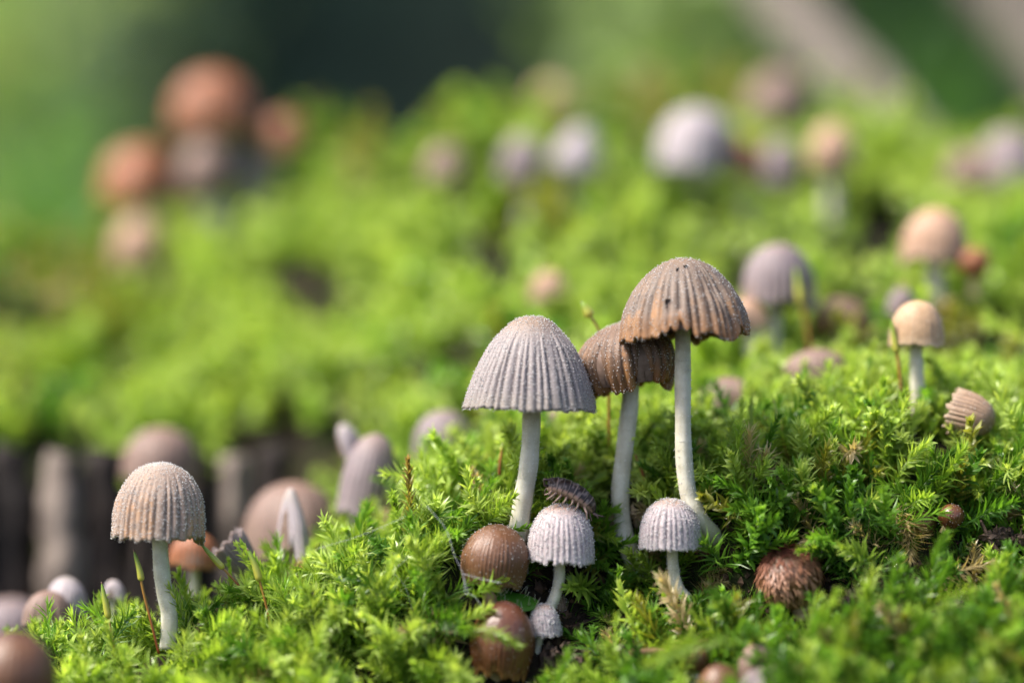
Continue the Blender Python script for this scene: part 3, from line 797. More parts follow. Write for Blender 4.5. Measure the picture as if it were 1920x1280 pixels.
mushroom('mushroom', 'dull brown shaded cap under the moss overhang of the rotten stump', 4.6, (305, 800), (300, 900), 74, PINKBROWN, [(298, 900), (270, 1000), (255, 1180)], (30, 34), DOME, 26, 0.05, per=4, rings=16, seed=401, stem_mat=WOOD)
mushroom('mushroom', 'dim purplish brown cap low in the shaded hollow before the stump', 4.2, (20, 1120), (20, 1200), 70, MAUVE, [(20, 1200), (20, 1300)], (30, 34), DOME, 26, 0.03, per=4, rings=16, seed=402)

# ------------------------------------------------------------------ moss capsules on their stalks
def capsule(label, pts, d, sw_=5, cap_from=0.0, cap_to=0.42, red=True, tipdark=False, capw=13):
    path = catmull(np.array([P(x, y, d) for x, y in pts]), 40)       # tip first
    u = U(d)
    b3 = path[-1]
    root = empty('moss_capsule', b3)
    tag(root, label, 'moss capsule', 'moss capsules on thin stalks')
    n = 40; i1 = int(cap_to * n)
    t = np.linspace(0, 1, i1)
    r = capw * 0.5 * u * np.interp(t, [0, 0.25, 0.7, 0.93, 1], [0.10, 0.55, 0.95, 1.0, 0.55])
    v, f = tube(path[:i1], r, 12)
    tt = np.repeat(t, 12); tt = np.concatenate([tt, [0, 1]])
    c = np.array([0.10, 0.22, 0.02]) * (1 - tt[:, None]) + np.array([0.42, 0.38, 0.06]) * tt[:, None]
    c[tt < 0.08] = (0.10, 0.04, 0.02)
    me = mesh_np('capsule', v - b3, f); add_attr(me, 'col', c)
    link('capsule', me, SETA, root)
    rest = path[i1 - 2:]
    v, f = tube(rest, sw_ * 0.5 * u, 8)
    k = np.concatenate([np.repeat(np.linspace(0, 1, len(rest)), 8), [0, 1]])[:, None]
    c = np.array([0.30, 0.17, 0.03]) * (1 - k) + np.array([0.20, 0.035, 0.012]) * k if red else np.broadcast_to(np.array([0.30, 0.36, 0.05]), (len(v), 3))
    me = mesh_np('stalk', v - b3, f); add_attr(me, 'col', c)
    link('stalk', me, SETA, root)
capsule('upright moss capsule on red stalk right beside the slim tan grey mushroom', [(250, 1028), (262, 1070), (268, 1105), (282, 1160), (298, 1225)], -0.15)
capsule('short yellow green moss capsule, the outermost of the pair by the slim mushroom', [(190, 1090), (197, 1125), (206, 1170), (217, 1225)], -0.1, 4, cap_to=0.6)
capsule('green tipped moss capsule on red stalk rising from the near moss crest', [(463, 1027), (478, 1060), (490, 1100), (503, 1150), (511, 1190)], -0.1, 5, cap_to=0.45, capw=15)
capsule('slanting yellow moss capsule below the cap of the slim tan grey mushroom', [(374, 1016), (400, 1045), (425, 1072), (455, 1105)], 0.1, 4, cap_to=0.62)
capsule('tall green moss capsule crossing the small striped tan cap', [(1670, 592), (1678, 640), (1686, 690), (1692, 770)], 1.0, 6, cap_to=0.5, capw=14)
capsule('slender green moss capsule on the bright bank beside the tall brown mushroom', [(1450, 750), (1460, 790), (1470, 830), (1486, 890)], 0.7, 5, cap_to=0.5)
capsule('green capsule tip showing behind the two lobed brown cap', [(1090, 565), (1105, 590), (1125, 625), (1140, 700), (1142, 850)], 0.9, 5, cap_to=0.3, capw=20)
capsule('blurred yellowish moss capsule in front of the mauve grey dome', [(1492, 495), (1500, 550), (1512, 610), (1522, 670)], 2.9, 6, cap_to=0.45, capw=18)
capsule('thin brown stalk leaning between the two bent stems', [(1188, 845), (1195, 862), (1204, 885), (1212, 912)], 0.5, 5, cap_to=0.2, capw=5)
capsule('short brown stalk tip in the moss by the large grey stem', [(942, 830), (941, 845), (938, 866), (936, 890)], 0.6, 6, cap_to=0.35, capw=9)

# ------------------------------------------------------------------ woodlouse
def woodlouse():
    d = -0.1
    # line along the middle of the body, head first
    mids = np.array([P(x, y, d) for x, y in ((1025, 913), (1034, 914), (1052, 918), (1072, 926), (1090, 938), (1104, 950), (1113, 962))])
    path = catmull(mids, 120)
    tan, S, Nn = frames(path)
    s = Soup()
    b3 = path[60]
    n = 120; na = 30
    a = np.linspace(0, 2 * math.pi, na, endpoint=False)
    t = np.linspace(0, 1, n)
    size = np.interp(t, [0, 0.03, 0.1, 0.35, 0.6, 0.8, 0.94, 1], [0.30, 0.60, 0.80, 1.0, 0.98, 0.78, 0.42, 0.10])
    seg = (t * 11.5) % 1.0
    size = size * (0.965 + 0.05 * seg)
    V = []; C = []
    rg = np.random.default_rng(3)
    for i in range(n):
        T = tan[i]; side = unit(np.cross(T, UPV)); up = np.cross(side, T)
        if up @ UPV < 0: up = -up
        ca, sa = np.cos(a), np.sin(a)
        hh = np.where(sa > 0, 0.118, 0.055) * size[i]
        ww = 0.12 * size[i]
        V.append(path[i] + np.outer(ca * ww, side) + np.outer(sa * hh, up))
        back = np.array([0.020, 0.0105, 0.008]); belly = np.array([0.30, 0.21, 0.15]); edge = np.array([0.34, 0.20, 0.15])
        c = np.where((sa > -0.05)[:, None], back, belly)
        c = np.where((np.abs(sa) < 0.18)[:, None], edge * 0.8, c)
        if seg[i] > 0.88: c = np.where((sa > -0.1)[:, None], np.array([0.20, 0.14, 0.115]), c)
        if 0.0 <= seg[i] < 0.12: c = np.where((sa > -0.1)[:, None], np.array([0.008, 0.005, 0.004]), c)
        spots = vnoise(np.column_stack([ca * 5, sa * 5, np.full(na, t[i] * 30)]), 8, 2) > 0.45
        c = np.where((spots & (sa > 0.1) & (t[i] > 0.08))[:, None], np.array([0.13, 0.10, 0.09]), c)
        C.append(c)
    V = np.vstack(V); C = np.vstack(C)
    j = np.arange(na); k = (j + 1) % na
    Q = np.vstack([np.stack([i * na + j, i * na + k, (i + 1) * na + k, (i + 1) * na + j], 1) for i in range(n - 1)])
    V = np.vstack([V, path[0], path[-1]]); C = np.vstack([C, C[:1], C[-1:]])
    s.add(V, [Q, np.stack([k, j, np.full(na, n * na)], 1), np.stack([(n - 1) * na + j, (n - 1) * na + k, np.full(na, n * na + 1)], 1)], C)
    def limb(pts, r0, r1, c, dd):
        p = np.array([P(x, y, d + q) for (x, y), q in zip(pts, dd)])
        m = 4 * len(pts)
        q = np.vstack([p[i] + (p[i + 1] - p[i]) * f for i in range(len(p) - 1) for f in np.linspace(0, 1, 4, endpoint=False)] + [p[-1]])
        v, f = tube(q, np.linspace(r0, r1, len(q)), 6)
        s.add(v, f, c)
    legc = (0.26, 0.18, 0.14)
    # hip, knee and foot of each leg, near side and far side
    legs = [((1036, 918), (1030, 925), (1021, 927)), ((1045, 922), (1036, 929), (1025, 936)), ((1055, 925), (1047, 934), (1037, 943)),
            ((1064, 929), (1060, 938), (1054, 944)), ((1075, 934), (1073, 943), (1068, 949)), ((1085, 941), (1083, 950), (1077, 957)), ((1095, 949), (1100, 961), (1101, 975))]
    for q, (p0, p1, p2) in enumerate(legs):
        limb((p0, p1, p2), 0.014, 0.006, legc, (-0.07, -0.13, -0.12))
        o = (5, 1)
        limb([(x + o[0] * w, y + o[1] * w) for (x, y), w in zip((p0, p1, p2), (0, 1, 1.6))], 0.014, 0.006, (0.2, 0.13, 0.1), (0.07, 0.13, 0.12))
    limb(((1028, 911), (1021, 909), (1020, 898), (1033, 899), (1037, 905)), 0.014, 0.010, (0.05, 0.03, 0.03), (-0.05, -0.08, -0.1, -0.1, -0.1))
    limb(((1027, 914), (1022, 919), (1021, 924)), 0.011, 0.006, (0.12, 0.08, 0.07), (0.04, 0.07, 0.09))
    limb(((1112, 961), (1122, 966), (1132, 968)), 0.012, 0.005, (0.10, 0.06, 0.05), (0.0, -0.01, -0.01))
    limb(((1112, 962), (1119, 967), (1122, 972)), 0.012, 0.005, (0.10, 0.06, 0.05), (-0.03, -0.04, -0.04))
    o = link('woodlouse', s.mesh('woodlouse', b3), INSECT, None, b3)
    tag(o, 'dark brown woodlouse with feelers, climbing over the small lilac mushroom', 'woodlouse')
woodlouse()

# ------------------------------------------------------------------ moss
LEAF_F = np.array([[0, 1, 2], [0, 2, 3], [1, 4, 2], [2, 4, 3]])
LEAF6 = np.array([[0, 1, 2], [0, 2, 3], [1, 4, 2], [2, 4, 5], [2, 5, 3], [4, 6, 5]])
def shoot_template(kind, seed):
    """a leafy shoot of length 1 along z: verts, tris, u along the shoot, v along the leaf"""
    r = np.random.default_rng(seed)
    if kind == 'feather': n, L, W, spread, flat = 68, 0.31, 0.056, (66, 24), 0.7
    elif kind == 'broad': n, L, W, spread, flat = 32, 0.30, 0.11, (78, 30), 0.9
    elif kind == 'needle': n, L, W, spread, flat = 62, 0.38, 0.032, (60, 24), 0.9
    elif kind == 'tight': n, L, W, spread, flat = 84, 0.20, 0.052, (48, 18), 0.85
    else: n, L, W, spread, flat = 20, 0.42, 0.16, (65, 25), 0.9        # for the far slope
    bend = r.normal(0, 0.36, 2)
    VV, FF, Uu, Vv, Rn = [], [], [], [], []
    def put(origin, axis, s, L, W, ang, phi_):
        x = unit(np.cross(axis, [0.3, 0.9, 0.2])); y = np.cross(axis, x)
        rad = x * math.cos(phi_) + y * math.sin(phi_)
        rad = unit(rad * np.array([1, flat, 1]))
        dv = axis * math.cos(ang) + rad * math.sin(ang)
        side = unit(np.cross(axis, rad)); nn = np.cross(side, dv)
        cv = r.normal(0.20, 0.16)
        tw = r.normal(0, 0.15)
        side = unit(side + nn * tw)
        tip = origin + dv * L + nn * (cv * L) + side * r.normal(0, 0.1) * L
        m1 = origin + dv * L * 0.42 + nn * cv * L * 0.15
        m = m1 - nn * W * 0.35
        if kind == 'far':
            VV.append(np.array([origin, m1 + side * W * 0.5, m, m1 - side * W * 0.5, tip]))
            FF.append(LEAF_F + 5 * (len(VV) - 1)); Vv.append(np.array([0, 0.45, 0.45, 0.45, 1.0]))
        else:
            m1 = origin + dv * L * 0.36 + nn * cv * L * 0.10
            m2 = origin + dv * L * 0.72 + nn * cv * L * 0.48
            VV.append(np.array([origin, m1 + side * W * 0.5, m1 - nn * W * 0.35, m1 - side * W * 0.5, m2 + side * W * 0.30, m2 - side * W * 0.30, tip]))
            FF.append(LEAF6 + 7 * (len(VV) - 1)); Vv.append(np.array([0, 0.4, 0.4, 0.4, 0.7, 0.7, 1.0]))
        k_ = len(VV[-1])
        Uu.append(np.full(k_, s)); Rn.append(np.full(k_, r.uniform()))
    for i in range(n):
        s = ((i + 0.5) / n) ** 0.85
        c = np.array([bend[0] * s * s, bend[1] * s * s, s])
        axis = unit([2 * bend[0] * s, 2 * bend[1] * s, 1])
        ang = math.radians(spread[0] * (1 - s) + spread[1] * s + r.normal(0, 9))
        put(c, axis, s, L * (0.65 + 0.5 * math.sin(math.pi * min(1, s * 0.9 + 0.1))) * r.uniform(0.8, 1.2), W * r.uniform(0.8, 1.2), ang, i * 2.39996 + r.normal(0, 0.3))
    for k in range(5):          # bud of young leaves at the tip
        c = np.array([bend[0], bend[1], 1.0]); axis = unit([2 * bend[0], 2 * bend[1], 1])
        put(c, axis, 1.0, L * 0.6, W * 0.8, math.radians(12 + r.uniform(0, 14)), k * 1.3)
    return np.vstack(VV), np.vstack(FF), np.concatenate(Uu), np.concatenate(Vv), np.concatenate(Rn)

TPL = {k: [shoot_template(k, 900 + 17 * i + j) for i in range(7)] for j, k in enumerate(('feather', 'broad', 'needle', 'tight', 'far'))}

GREENS = {      # old leaf, young leaf
    'bright': ((0.142, 0.278, 0.018), (0.37, 0.52, 0.085)),
    'lime': ((0.208, 0.350, 0.028), (0.50, 0.63, 0.16)),
    'green': ((0.070, 0.210, 0.013), (0.22, 0.41, 0.045)),
    'deep': ((0.030, 0.105, 0.010), (0.11, 0.25, 0.025)),
    'olive': ((0.16, 0.18, 0.020), (0.30, 0.32, 0.05)),
    'browning': ((0.15, 0.20, 0.02), (0.40, 0.27, 0.10)),
    'straw': ((0.34, 0.26, 0.12), (0.50, 0.42, 0.24)),
}
class Moss:
    def __init__(s): s.V = []; s.F = []; s.C = []; s.n = 0
    def shoot(s, kind, p, dirv, length, width, tone, r, spin=None):
        V, F, u, v, rn = TPL[kind][r.integers(0, 7)]
        z = unit(dirv)
        x = unit(np.cross(z, r.normal(size=3))); y = np.cross(z, x)
        W = V * [width, width, length]
        W = p + W[:, :1] * x + W[:, 1:2] * y + W[:, 2:] * z
        o, yv = np.array(GREENS[tone][0]), np.array(GREENS[tone][1])
        k = np.clip(0.15 + 0.55 * u ** 2 + 0.22 * v + 0.35 * (rn - 0.5), 0, 1)[:, None]
        c = (o * (1 - k) + yv * k) * r.uniform(0.8, 1.2)
        s.V.append(W); s.F.append(F + s.n); s.C.append(c); s.n += len(W)
    def build(s, name, origin=(0, 0, 0)):
        me = mesh_np(name, np.vstack(s.V) - np.asarray(origin), np.vstack(s.F))
        add_attr(me, 'col', np.vstack(s.C))
        return me

# sharp caps, stems and buttons that moss must not hide: ellipse in the view and depth of the thing
NO_MOSS = [(925, 1042, 76, 76, -0.15), (943, 1208, 82, 98, -0.45), (1022, 1190, 48, 62, -0.25), (1480, 1080, 78, 68, -0.2), (1783, 968, 26, 26, 0), (1795, 1118, 26, 26, -0.1),
           (1722, 975, 22, 22, 0.15), (1053, 1000, 68, 70, -0.1), (1045, 1095, 24, 45, -0.1), (1256, 985, 64, 62, -0.1), (1268, 1080, 26, 45, -0.1), (1075, 935, 62, 42, -0.1),
           (1722, 700, 22, 50, 1.15), (1805, 775, 62, 38, 0.75), (312, 1110, 34, 88, 0), (982, 880, 34, 110, 0.1), (1172, 900, 30, 140, 0.45), (1185, 1040, 36, 30, 0.45), (1288, 860, 28, 120, 0),
           (1310, 970, 30, 25, 0), (272, 1110, 24, 85, -0.15), (203, 1135, 20, 55, -0.1), (487, 1085, 28, 75, -0.1), (415, 1050, 40, 38, 0.1), (1466, 812, 24, 65, 0.7), (1348, 1265, 30, 20, -1.3), (1425, 1238, 26, 20, -1.2),
           (1682, 680, 14, 70, 1.0), (430, 1025, 45, 40, 0.9), (550, 970, 38, 60, 1.3), (690, 890, 60, 70, 2.2), (45, 1225, 65, 60, -2.4), (1528, 685, 55, 26, 2.2), (1362, 732, 50, 24, 2.1),
           (1303, 1235, 28, 25, -0.8), (90, 1135, 46, 30, 1.2), (122, 1105, 40, 24, 1.5), (1040, 1135, 24, 22, 0.12), (772, 905, 24, 50, 0.0), (941, 850, 8, 25, 0.6), (1202, 880, 14, 30, 0.5)]
NM = np.array(NO_MOSS, float)
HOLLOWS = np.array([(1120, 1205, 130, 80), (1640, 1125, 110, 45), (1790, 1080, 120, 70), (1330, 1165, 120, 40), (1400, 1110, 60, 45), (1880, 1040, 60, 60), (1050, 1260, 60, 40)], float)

def blocked(tips):
    x, y, d = project(tips)
    e = ((x[:, None] - NM[None, :, 0]) / NM[None, :, 2]) ** 2 + ((y[:, None] - NM[None, :, 1]) / NM[None, :, 3]) ** 2
    return ((e < 1.2) & (d[:, None] < NM[None, :, 4] + 0.1)).any(1)

rg = np.random.default_rng(2024)
# near carpet
near = Moss()
n_try = 7400
xy = np.column_stack([rg.uniform(-6.2, 6.4, n_try), rg.uniform(-2.9, 3.0, n_try)])
z = height(xy); nrm = normal(xy)
pts = np.column_stack([xy, z])
px, py, dd = project(pts)
patch = vnoise(xy * 1.1, 31, 2); patch2 = vnoise(xy * 0.8 + 9, 32, 2)
lean = rg.normal(0, 1, (n_try, 3)); lean[:, 2] *= 0.3
flow = np.column_stack([vnoise(xy * 1.3, 41, 1), vnoise(xy * 1.3, 42, 1), np.zeros(n_try)])
dirs = nrm * 0.75 + np.array([0, -0.12, 0.42]) + lean * 0.40 + flow * 0.5
dirs /= np.linalg.norm(dirs, axis=1)[:, None]
length = rg.uniform(0.42, 0.85, n_try)
tips = pts + dirs * (length * 0.85)[:, None]
midp = pts + dirs * (length * 0.45)[:, None]
bl = blocked(tips) | blocked(midp) | blocked(pts + dirs * (length * 1.05)[:, None]) | blocked(pts + dirs * (length * 0.65)[:, None])
hol = (((px[:, None] - HOLLOWS[:, 0]) / HOLLOWS[:, 2]) ** 2 + ((py[:, None] - HOLLOWS[:, 1]) / HOLLOWS[:, 3]) ** 2 < 1).any(1) & (dd > -1.2)
tooleft = (xy[:, 1] > 1.5) & (px < 650)
vis = (px > -120) & (px < 2040) & (py < 1420)
for i in range(n_try):
    if bl[i] or tooleft[i] or not vis[i]: continue
    if hol[i] and rg.uniform() < 0.55: continue
    front = dd[i] < -1.1
    # keep the low strip in front under the things behind it
    L = length[i] * (0.8 if dd[i] > 0.9 else 1.0) * (0.62 if hol[i] else 1)
    w = rg.uniform(0.48, 0.66)
    if px[i] < 900:
        kind = ('feather', 'needle', 'tight', 'broad')[rg.choice(4, p=(0.46, 0.34, 0.12, 0.08))]
        tone = ('lime', 'bright', 'green', 'deep', 'straw')[rg.choice(5, p=(0.36, 0.34, 0.18, 0.09, 0.03))]
    else:
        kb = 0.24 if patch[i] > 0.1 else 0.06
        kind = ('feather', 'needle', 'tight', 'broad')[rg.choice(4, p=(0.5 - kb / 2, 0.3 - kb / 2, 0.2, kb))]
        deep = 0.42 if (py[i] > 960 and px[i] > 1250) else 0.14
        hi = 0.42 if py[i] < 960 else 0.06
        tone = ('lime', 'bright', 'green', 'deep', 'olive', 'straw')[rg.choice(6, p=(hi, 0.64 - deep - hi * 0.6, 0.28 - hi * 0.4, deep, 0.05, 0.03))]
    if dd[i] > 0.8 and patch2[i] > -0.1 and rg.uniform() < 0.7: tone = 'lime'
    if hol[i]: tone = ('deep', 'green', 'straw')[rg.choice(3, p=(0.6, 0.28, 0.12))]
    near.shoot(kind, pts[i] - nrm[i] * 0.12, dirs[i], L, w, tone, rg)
tag(link('moss_carpet', near.build('moss_carpet'), MOSS), 'bright green leafy moss covering the near bank around the sharp mushrooms', 'moss', kind='stuff')

# far slope
slope = Moss()
n_try = 11000
xy = np.column_stack([rg.uniform(-13, 13, n_try), 3.0 + rg.uniform(0, 1, n_try) ** 0.85 * 17])
xy = xy[np.abs(xy[:, 0]) < (xy[:, 1] + D) * 0.235]
n_try = len(xy)
z = height(xy); nrm = normal(xy, 0.2)
pts = np.column_stack([xy, z])
px, py, dd = project(pts)
patch = vnoise(xy * 0.75, 51, 2); patch2 = vnoise(xy * 0.5, 52, 2)
BARE = np.array([(950, 450, 100, 46), (1390, 490, 90, 50), (1650, 440, 130, 42), (1590, 600, 90, 36), (590, 535, 70, 40), (40, 600, 90, 26), (1480, 190, 80, 50), (1870, 640, 110, 46), (880, 625, 60, 26), (570, 790, 105, 60),
                 (700, 680, 50, 28), (230, 690, 50, 28), (1250, 545, 55, 24), (740, 290, 50, 20), (330, 580, 50, 26), (1180, 250, 50, 24)], float)
DULL = np.array([(90, 540, 170, 80), (900, 690, 150, 60), (660, 300, 90, 50), (1250, 200, 110, 50), (1800, 660, 200, 60), (60, 740, 80, 40)], float)
def inside(E, q):
    x, y, _ = project(q)
    return (((x[:, None] - E[:, 0]) / E[:, 2]) ** 2 + ((y[:, None] - E[:, 1]) / E[:, 3]) ** 2 < 1).any(1)
wall = (nrm[:, 2] < 0.36) | ((px < 640) & (dd < 6.9 + 0.7 * vnoise(xy[:, :1] * 2.0, 61, 2)))
def fblocked(t):
    x, y, d = project(t)
    out = np.zeros(len(t), bool)
    for grp in (mid, far):
        for it in grp:
            dm, ap, rm, R = it[2], it[3], it[4], it[5]
            cx, cy_, ry = (ap[0] + rm[0]) / 2, (ap[1] + rm[1]) / 2, abs(rm[1] - ap[1]) / 2
            out |= (((x - cx) / R) ** 2 + ((y - cy_) / (ry + 6)) ** 2 < 1) & (d < dm + 0.2)
    return out
lean = rg.normal(0, 1, (n_try, 3)); lean[:, 2] *= 0.3
dirs = nrm * 0.6 + np.array([0, -0.05, 0.5]) + lean * 0.3
dirs /= np.linalg.norm(dirs, axis=1)[:, None]
length = rg.uniform(0.45, 0.95, n_try)
bare = inside(BARE, pts + dirs * length[:, None]) | inside(BARE, pts + dirs * (length * 0.5)[:, None]) | inside(BARE, pts)
dull = inside(DULL, pts + dirs * (length * 0.5)[:, None])
fb = fblocked(pts + dirs * length[:, None]) | fblocked(pts + dirs * length[:, None] * 0.5)
for i in range(n_try):
    if wall[i] or fb[i]: continue
    if bare[i] and rg.uniform() < 0.94: continue
    if patch[i] < -0.4 and rg.uniform() < 0.8: continue
    if patch2[i] > 0.0: tone = ('lime', 'bright')[rg.choice(2, p=(0.75, 0.25))]
    elif patch2[i] > -0.35: tone = ('bright', 'green', 'olive')[rg.choice(3, p=(0.45, 0.35, 0.2))]
    else: tone = ('green', 'olive', 'deep', 'straw')[rg.choice(4, p=(0.22, 0.4, 0.3, 0.08))]
    if dull[i]: tone = ('olive', 'straw', 'deep', 'green')[rg.choice(4, p=(0.42, 0.12, 0.26, 0.2))]
    slope.shoot('far', pts[i] - nrm[i] * 0.15, dirs[i], length[i], rg.uniform(0.6, 0.8), tone, rg)
tag(link('moss_slope', slope.build('moss_slope'), MOSS), 'blurred light green moss covering the slope behind the sharp mushrooms', 'moss', kind='stuff')

# single shoots that stand out
def moss_thing(label, kind, pts, d, width, tone, dry=None, name='moss_shoot', n=1):
    r = np.random.default_rng(abs(hash(label)) % 1000 if False else sum(map(ord, label)))
    b = P(*pts[-1], d); tip = P(*pts[0], d)
    m = Moss()
    if n == 1:
        m.shoot(kind, b, tip - b, np.linalg.norm(tip - b), width, tone, r)
    else:
        for k in range(n):
            v = (tip - b) * r.uniform(0.6, 1.05)
            v = v + r.normal(0, 0.28, 3) * np.linalg.norm(v)
            m.shoot(kind, b + r.normal(0, 0.05, 3), v, np.linalg.norm(v), width, tone, r)
    tag(link(name, m.build(name, b), MOSS, None, b), label, 'moss', None)
moss_thing('tall upright moss shoot with browning top above the near crest', 'tight', [(780, 868), (762, 1020)], 0.0, 0.5, 'browning')
moss_thing('curving moss shoot at the foot of the browning one, touched by silk', 'feather', [(800, 945), (870, 1050)], 0.0, 0.5, 'bright')
moss_thing('pale moss sprig lying across the chestnut button', 'feather', [(968, 1092), (872, 1118)], -0.55, 0.42, 'bright')
moss_thing('moss sprig resting on the glossy dark button', 'feather', [(962, 1165), (860, 1185)], -0.95, 0.36, 'bright')
moss_thing('broad soft moss shoot below the shaggy button', 'broad', [(1512, 1120), (1520, 1240)], -1.3, 0.6, 'bright')
moss_thing('wide moss shoot with ragged leaves beside the fallen tan cap', 'broad', [(1800, 690), (1785, 790)], 1.3, 0.62, 'bright')
moss_thing('long blurred moss sprig reaching over the front hollow', 'feather', [(1225, 1185), (1400, 1195)], -1.6, 0.5, 'bright')
moss_thing('dry straw coloured moss tuft against the half hidden button', 'needle', [(1722, 1030), (1690, 965)], -0.02, 0.5, 'straw', name='dry_moss_tuft', n=5)
moss_thing('dry straw coloured moss tuft near the small lilac mushroom foot', 'needle', [(1345, 1062), (1320, 1105)], 0.0, 0.4, 'straw', name='dry_moss_tuft', n=5)
moss_thing('brown withered moss tuft above the soil in the hollow under the lilac mushrooms', 'needle', [(1150, 1185), (1210, 1200)], -0.2, 0.35, 'straw', name='dry_moss_tuft', n=3)

# ------------------------------------------------------------------ small things
def leaf_thing(label, c, d, rx, ry, tilt):
    u = U(d); o = P(*c, d)
    na, nr2 = 28, 6
    V, F = [], []
    rad = np.linspace(0, 1, nr2)
    for rr in rad:
        a = np.linspace(0, 2 * math.pi, na, endpoint=False)
        x = rr * rx * u * np.cos(a) * (1 + 0.06 * np.sin(7 * a)); y = rr * ry * u * np.sin(a)
        V.append(np.column_stack([x, y, 0.10 * rr * rr * np.cos(2 * a) * u * rx - 0.02 * np.abs(np.sin(a * 3)) * rr * rx * u]))
    V = np.vstack(V)
    Rm = np.array(Matrix.Rotation(tilt[0], 3, 'X') @ Matrix.Rotation(tilt[1], 3, 'Y'))
    V = V @ Rm.T
    j = np.arange(na); k = (j + 1) % na
    Q = np.vstack([np.stack([i * na + j, i * na + k, (i + 1) * na + k, (i + 1) * na + j], 1) for i in range(nr2 - 1)])
    me = mesh_np('leaf', V, Q); add_attr(me, 'col', np.full((len(V), 3), 1) * np.array([0.07, 0.22, 0.02]))
    lf = link('leaf', me, MOSS, None, o)
    tag(lf, label, 'leaf')
    s = Soup(); r = np.random.default_rng(4)
    nn = Rm @ np.array([0, 0, 1])
    for q in range(26):
        p = V[(nr2 - 1) * na + r.integers(0, na)] * r.uniform(0.5, 1)
        v, f = tube(np.array([p, p + (nn + r.normal(0, 0.3, 3)) * 0.08]), [0.003, 0.001], 4)
        s.add(v, f, (0.6, 0.62, 0.5))
    tag(link('leaf_hairs', s.mesh('leaf_hairs'), FROST, lf), kind='stuff')
leaf_thing('small round hairy green leaf between the two brown buttons', (968, 1124), -0.25, 42, 28, (0.5, 0.25))

def clump(label, c, d, R, seed, name='soil_clump', cat='soil', mat=None):
    r = np.random.default_rng(seed)
    o = P(*c, d); s = Soup()
    for q in range(26):
        p = r.normal(0, 0.4, 3) * R * U(d) * [1.2, 0.6, 0.5]
        sz = r.uniform(0.12, 0.34) * R * U(d)
        th = np.linspace(0.2, math.pi - 0.2, 6); ph = np.linspace(0, 2 * math.pi, 9, endpoint=False)
        V = np.array([[math.sin(x) * math.cos(y), math.sin(x) * math.sin(y), math.cos(x)] for x in th for y in ph])
        V = V * (1 + 0.35 * r.normal(size=(len(V), 1))) * sz * r.uniform(0.6, 1.5, 3) + p
        j = np.arange(9); k = (j + 1) % 9
        Q = np.vstack([np.stack([i * 9 + j, (i + 1) * 9 + j, (i + 1) * 9 + k, i * 9 + k], 1) for i in range(5)])
        T = np.vstack([np.stack([np.full(7, 0), np.arange(1, 8), np.arange(2, 9)], 1), np.stack([np.full(7, 45), np.arange(47, 54), np.arange(46, 53)], 1)])
        s.add(V, [Q, T])
    tag(link(name, s.mesh(name, (0, 0, 0), False), mat or SOIL_BITS, None, o), label, cat)
clump('dark crumbly soil clump beside the shaggy button', (1628, 1128), -0.25, 52, 1)
clump('dark soil crumbs below the tiny granular button', (1790, 1158), -0.3, 40, 2)
clump('black soil crumb at the bank edge over the small glossy button', (1880, 1010), 0.0, 34, 3)
clump('dark soil crumbs in the hollow beside the tiny frosty mushroom', (1075, 1235), -0.35, 44, 4)
clump('tan crumbly wood chip lying behind the woodlouse', (1150, 975, )[:2], 0.5, 34, 6, 'wood_chip', 'wood chip', STEM_TAN)
clump('brown soil crumb beneath the withered tuft', (1180, 1225), -0.5, 30, 5)

cr = Soup(); rc = np.random.default_rng(12)
hx = HOLLOWS[rc.integers(0, len(HOLLOWS), 900)]
for q in range(900):
    ang = rc.uniform(0, 6.28); rr = math.sqrt(rc.uniform()) * 1.25
    p = P(hx[q, 0] + math.cos(ang) * rr * hx[q, 2], hx[q, 1] + math.sin(ang) * rr * hx[q, 3], 0)
    yy = rc.uniform(-0.9, 0.3)
    p = np.array([p[0], yy, 0]); p[2] = height(p[None, :2])[0]
    V = np.vstack([np.eye(3), -np.eye(3)]) * rc.uniform(0.015, 0.06) * rc.uniform(0.5, 1.6, 3) + rc.normal(0, 0.006, (6, 3))
    Rq = np.array(Matrix.Rotation(rc.uniform(0, 6.28), 3, 'Z') @ Matrix.Rotation(rc.uniform(0, 6.28), 3, 'X'))
    cr.add(V @ Rq.T + p + [0, 0, 0.015], np.array([[0, 1, 2], [1, 3, 2], [3, 4, 2], [4, 0, 2], [1, 0, 5], [3, 1, 5], [4, 3, 5], [0, 4, 5]]), (1, 1, 1))
tag(link('soil_crumbs', cr.mesh('soil_crumbs', (0, 0, 0), False), simple_mat('soil crumb', (0.012, 0.008, 0.006), (0.09, 0.05, 0.028), 2.5, 0.8, 0.5, 0.02)), 'dark crumbs of soil and bark strewn in the shaded hollows', 'soil crumbs', kind='stuff')

def stick(name, label, pts, r0, r1, mat, cat='twig', sides=12, wobble=0.08, seed=0):
    p = catmull(np.array(pts), 30)
    r = np.random.default_rng(seed); ws = r.uniform(0, 6.28, 3)
    v, f = tube(p, np.linspace(r0, r1, 30), sides, lambda t, a: 1 + wobble * np.sin(3 * a + ws[0]) + wobble * np.sin(23 * t + ws[1]))
    o = p[-1]
    tag(link(name, mesh_np(name, v - o, f), mat, None, o), label, cat)
stick('twig', 'thin black rootlet curving down the dark bank', [P(1838, 975, 0), P(1862, 1020, -0.05), P(1890, 1052, -0.05), P(1925, 1075, 0)], 0.018, 0.03, SOIL_BITS)
stick('twig', 'rough brown twig lying in the front hollow', [P(1180, 1225, -0.7), P(1260, 1218, -0.65), P(1330, 1200, -0.6)], 0.045, 0.03, simple_mat('brown twig', (0.20, 0.12, 0.06), (0.09, 0.05, 0.03), 12, 0.8, 0.8, 0.02))
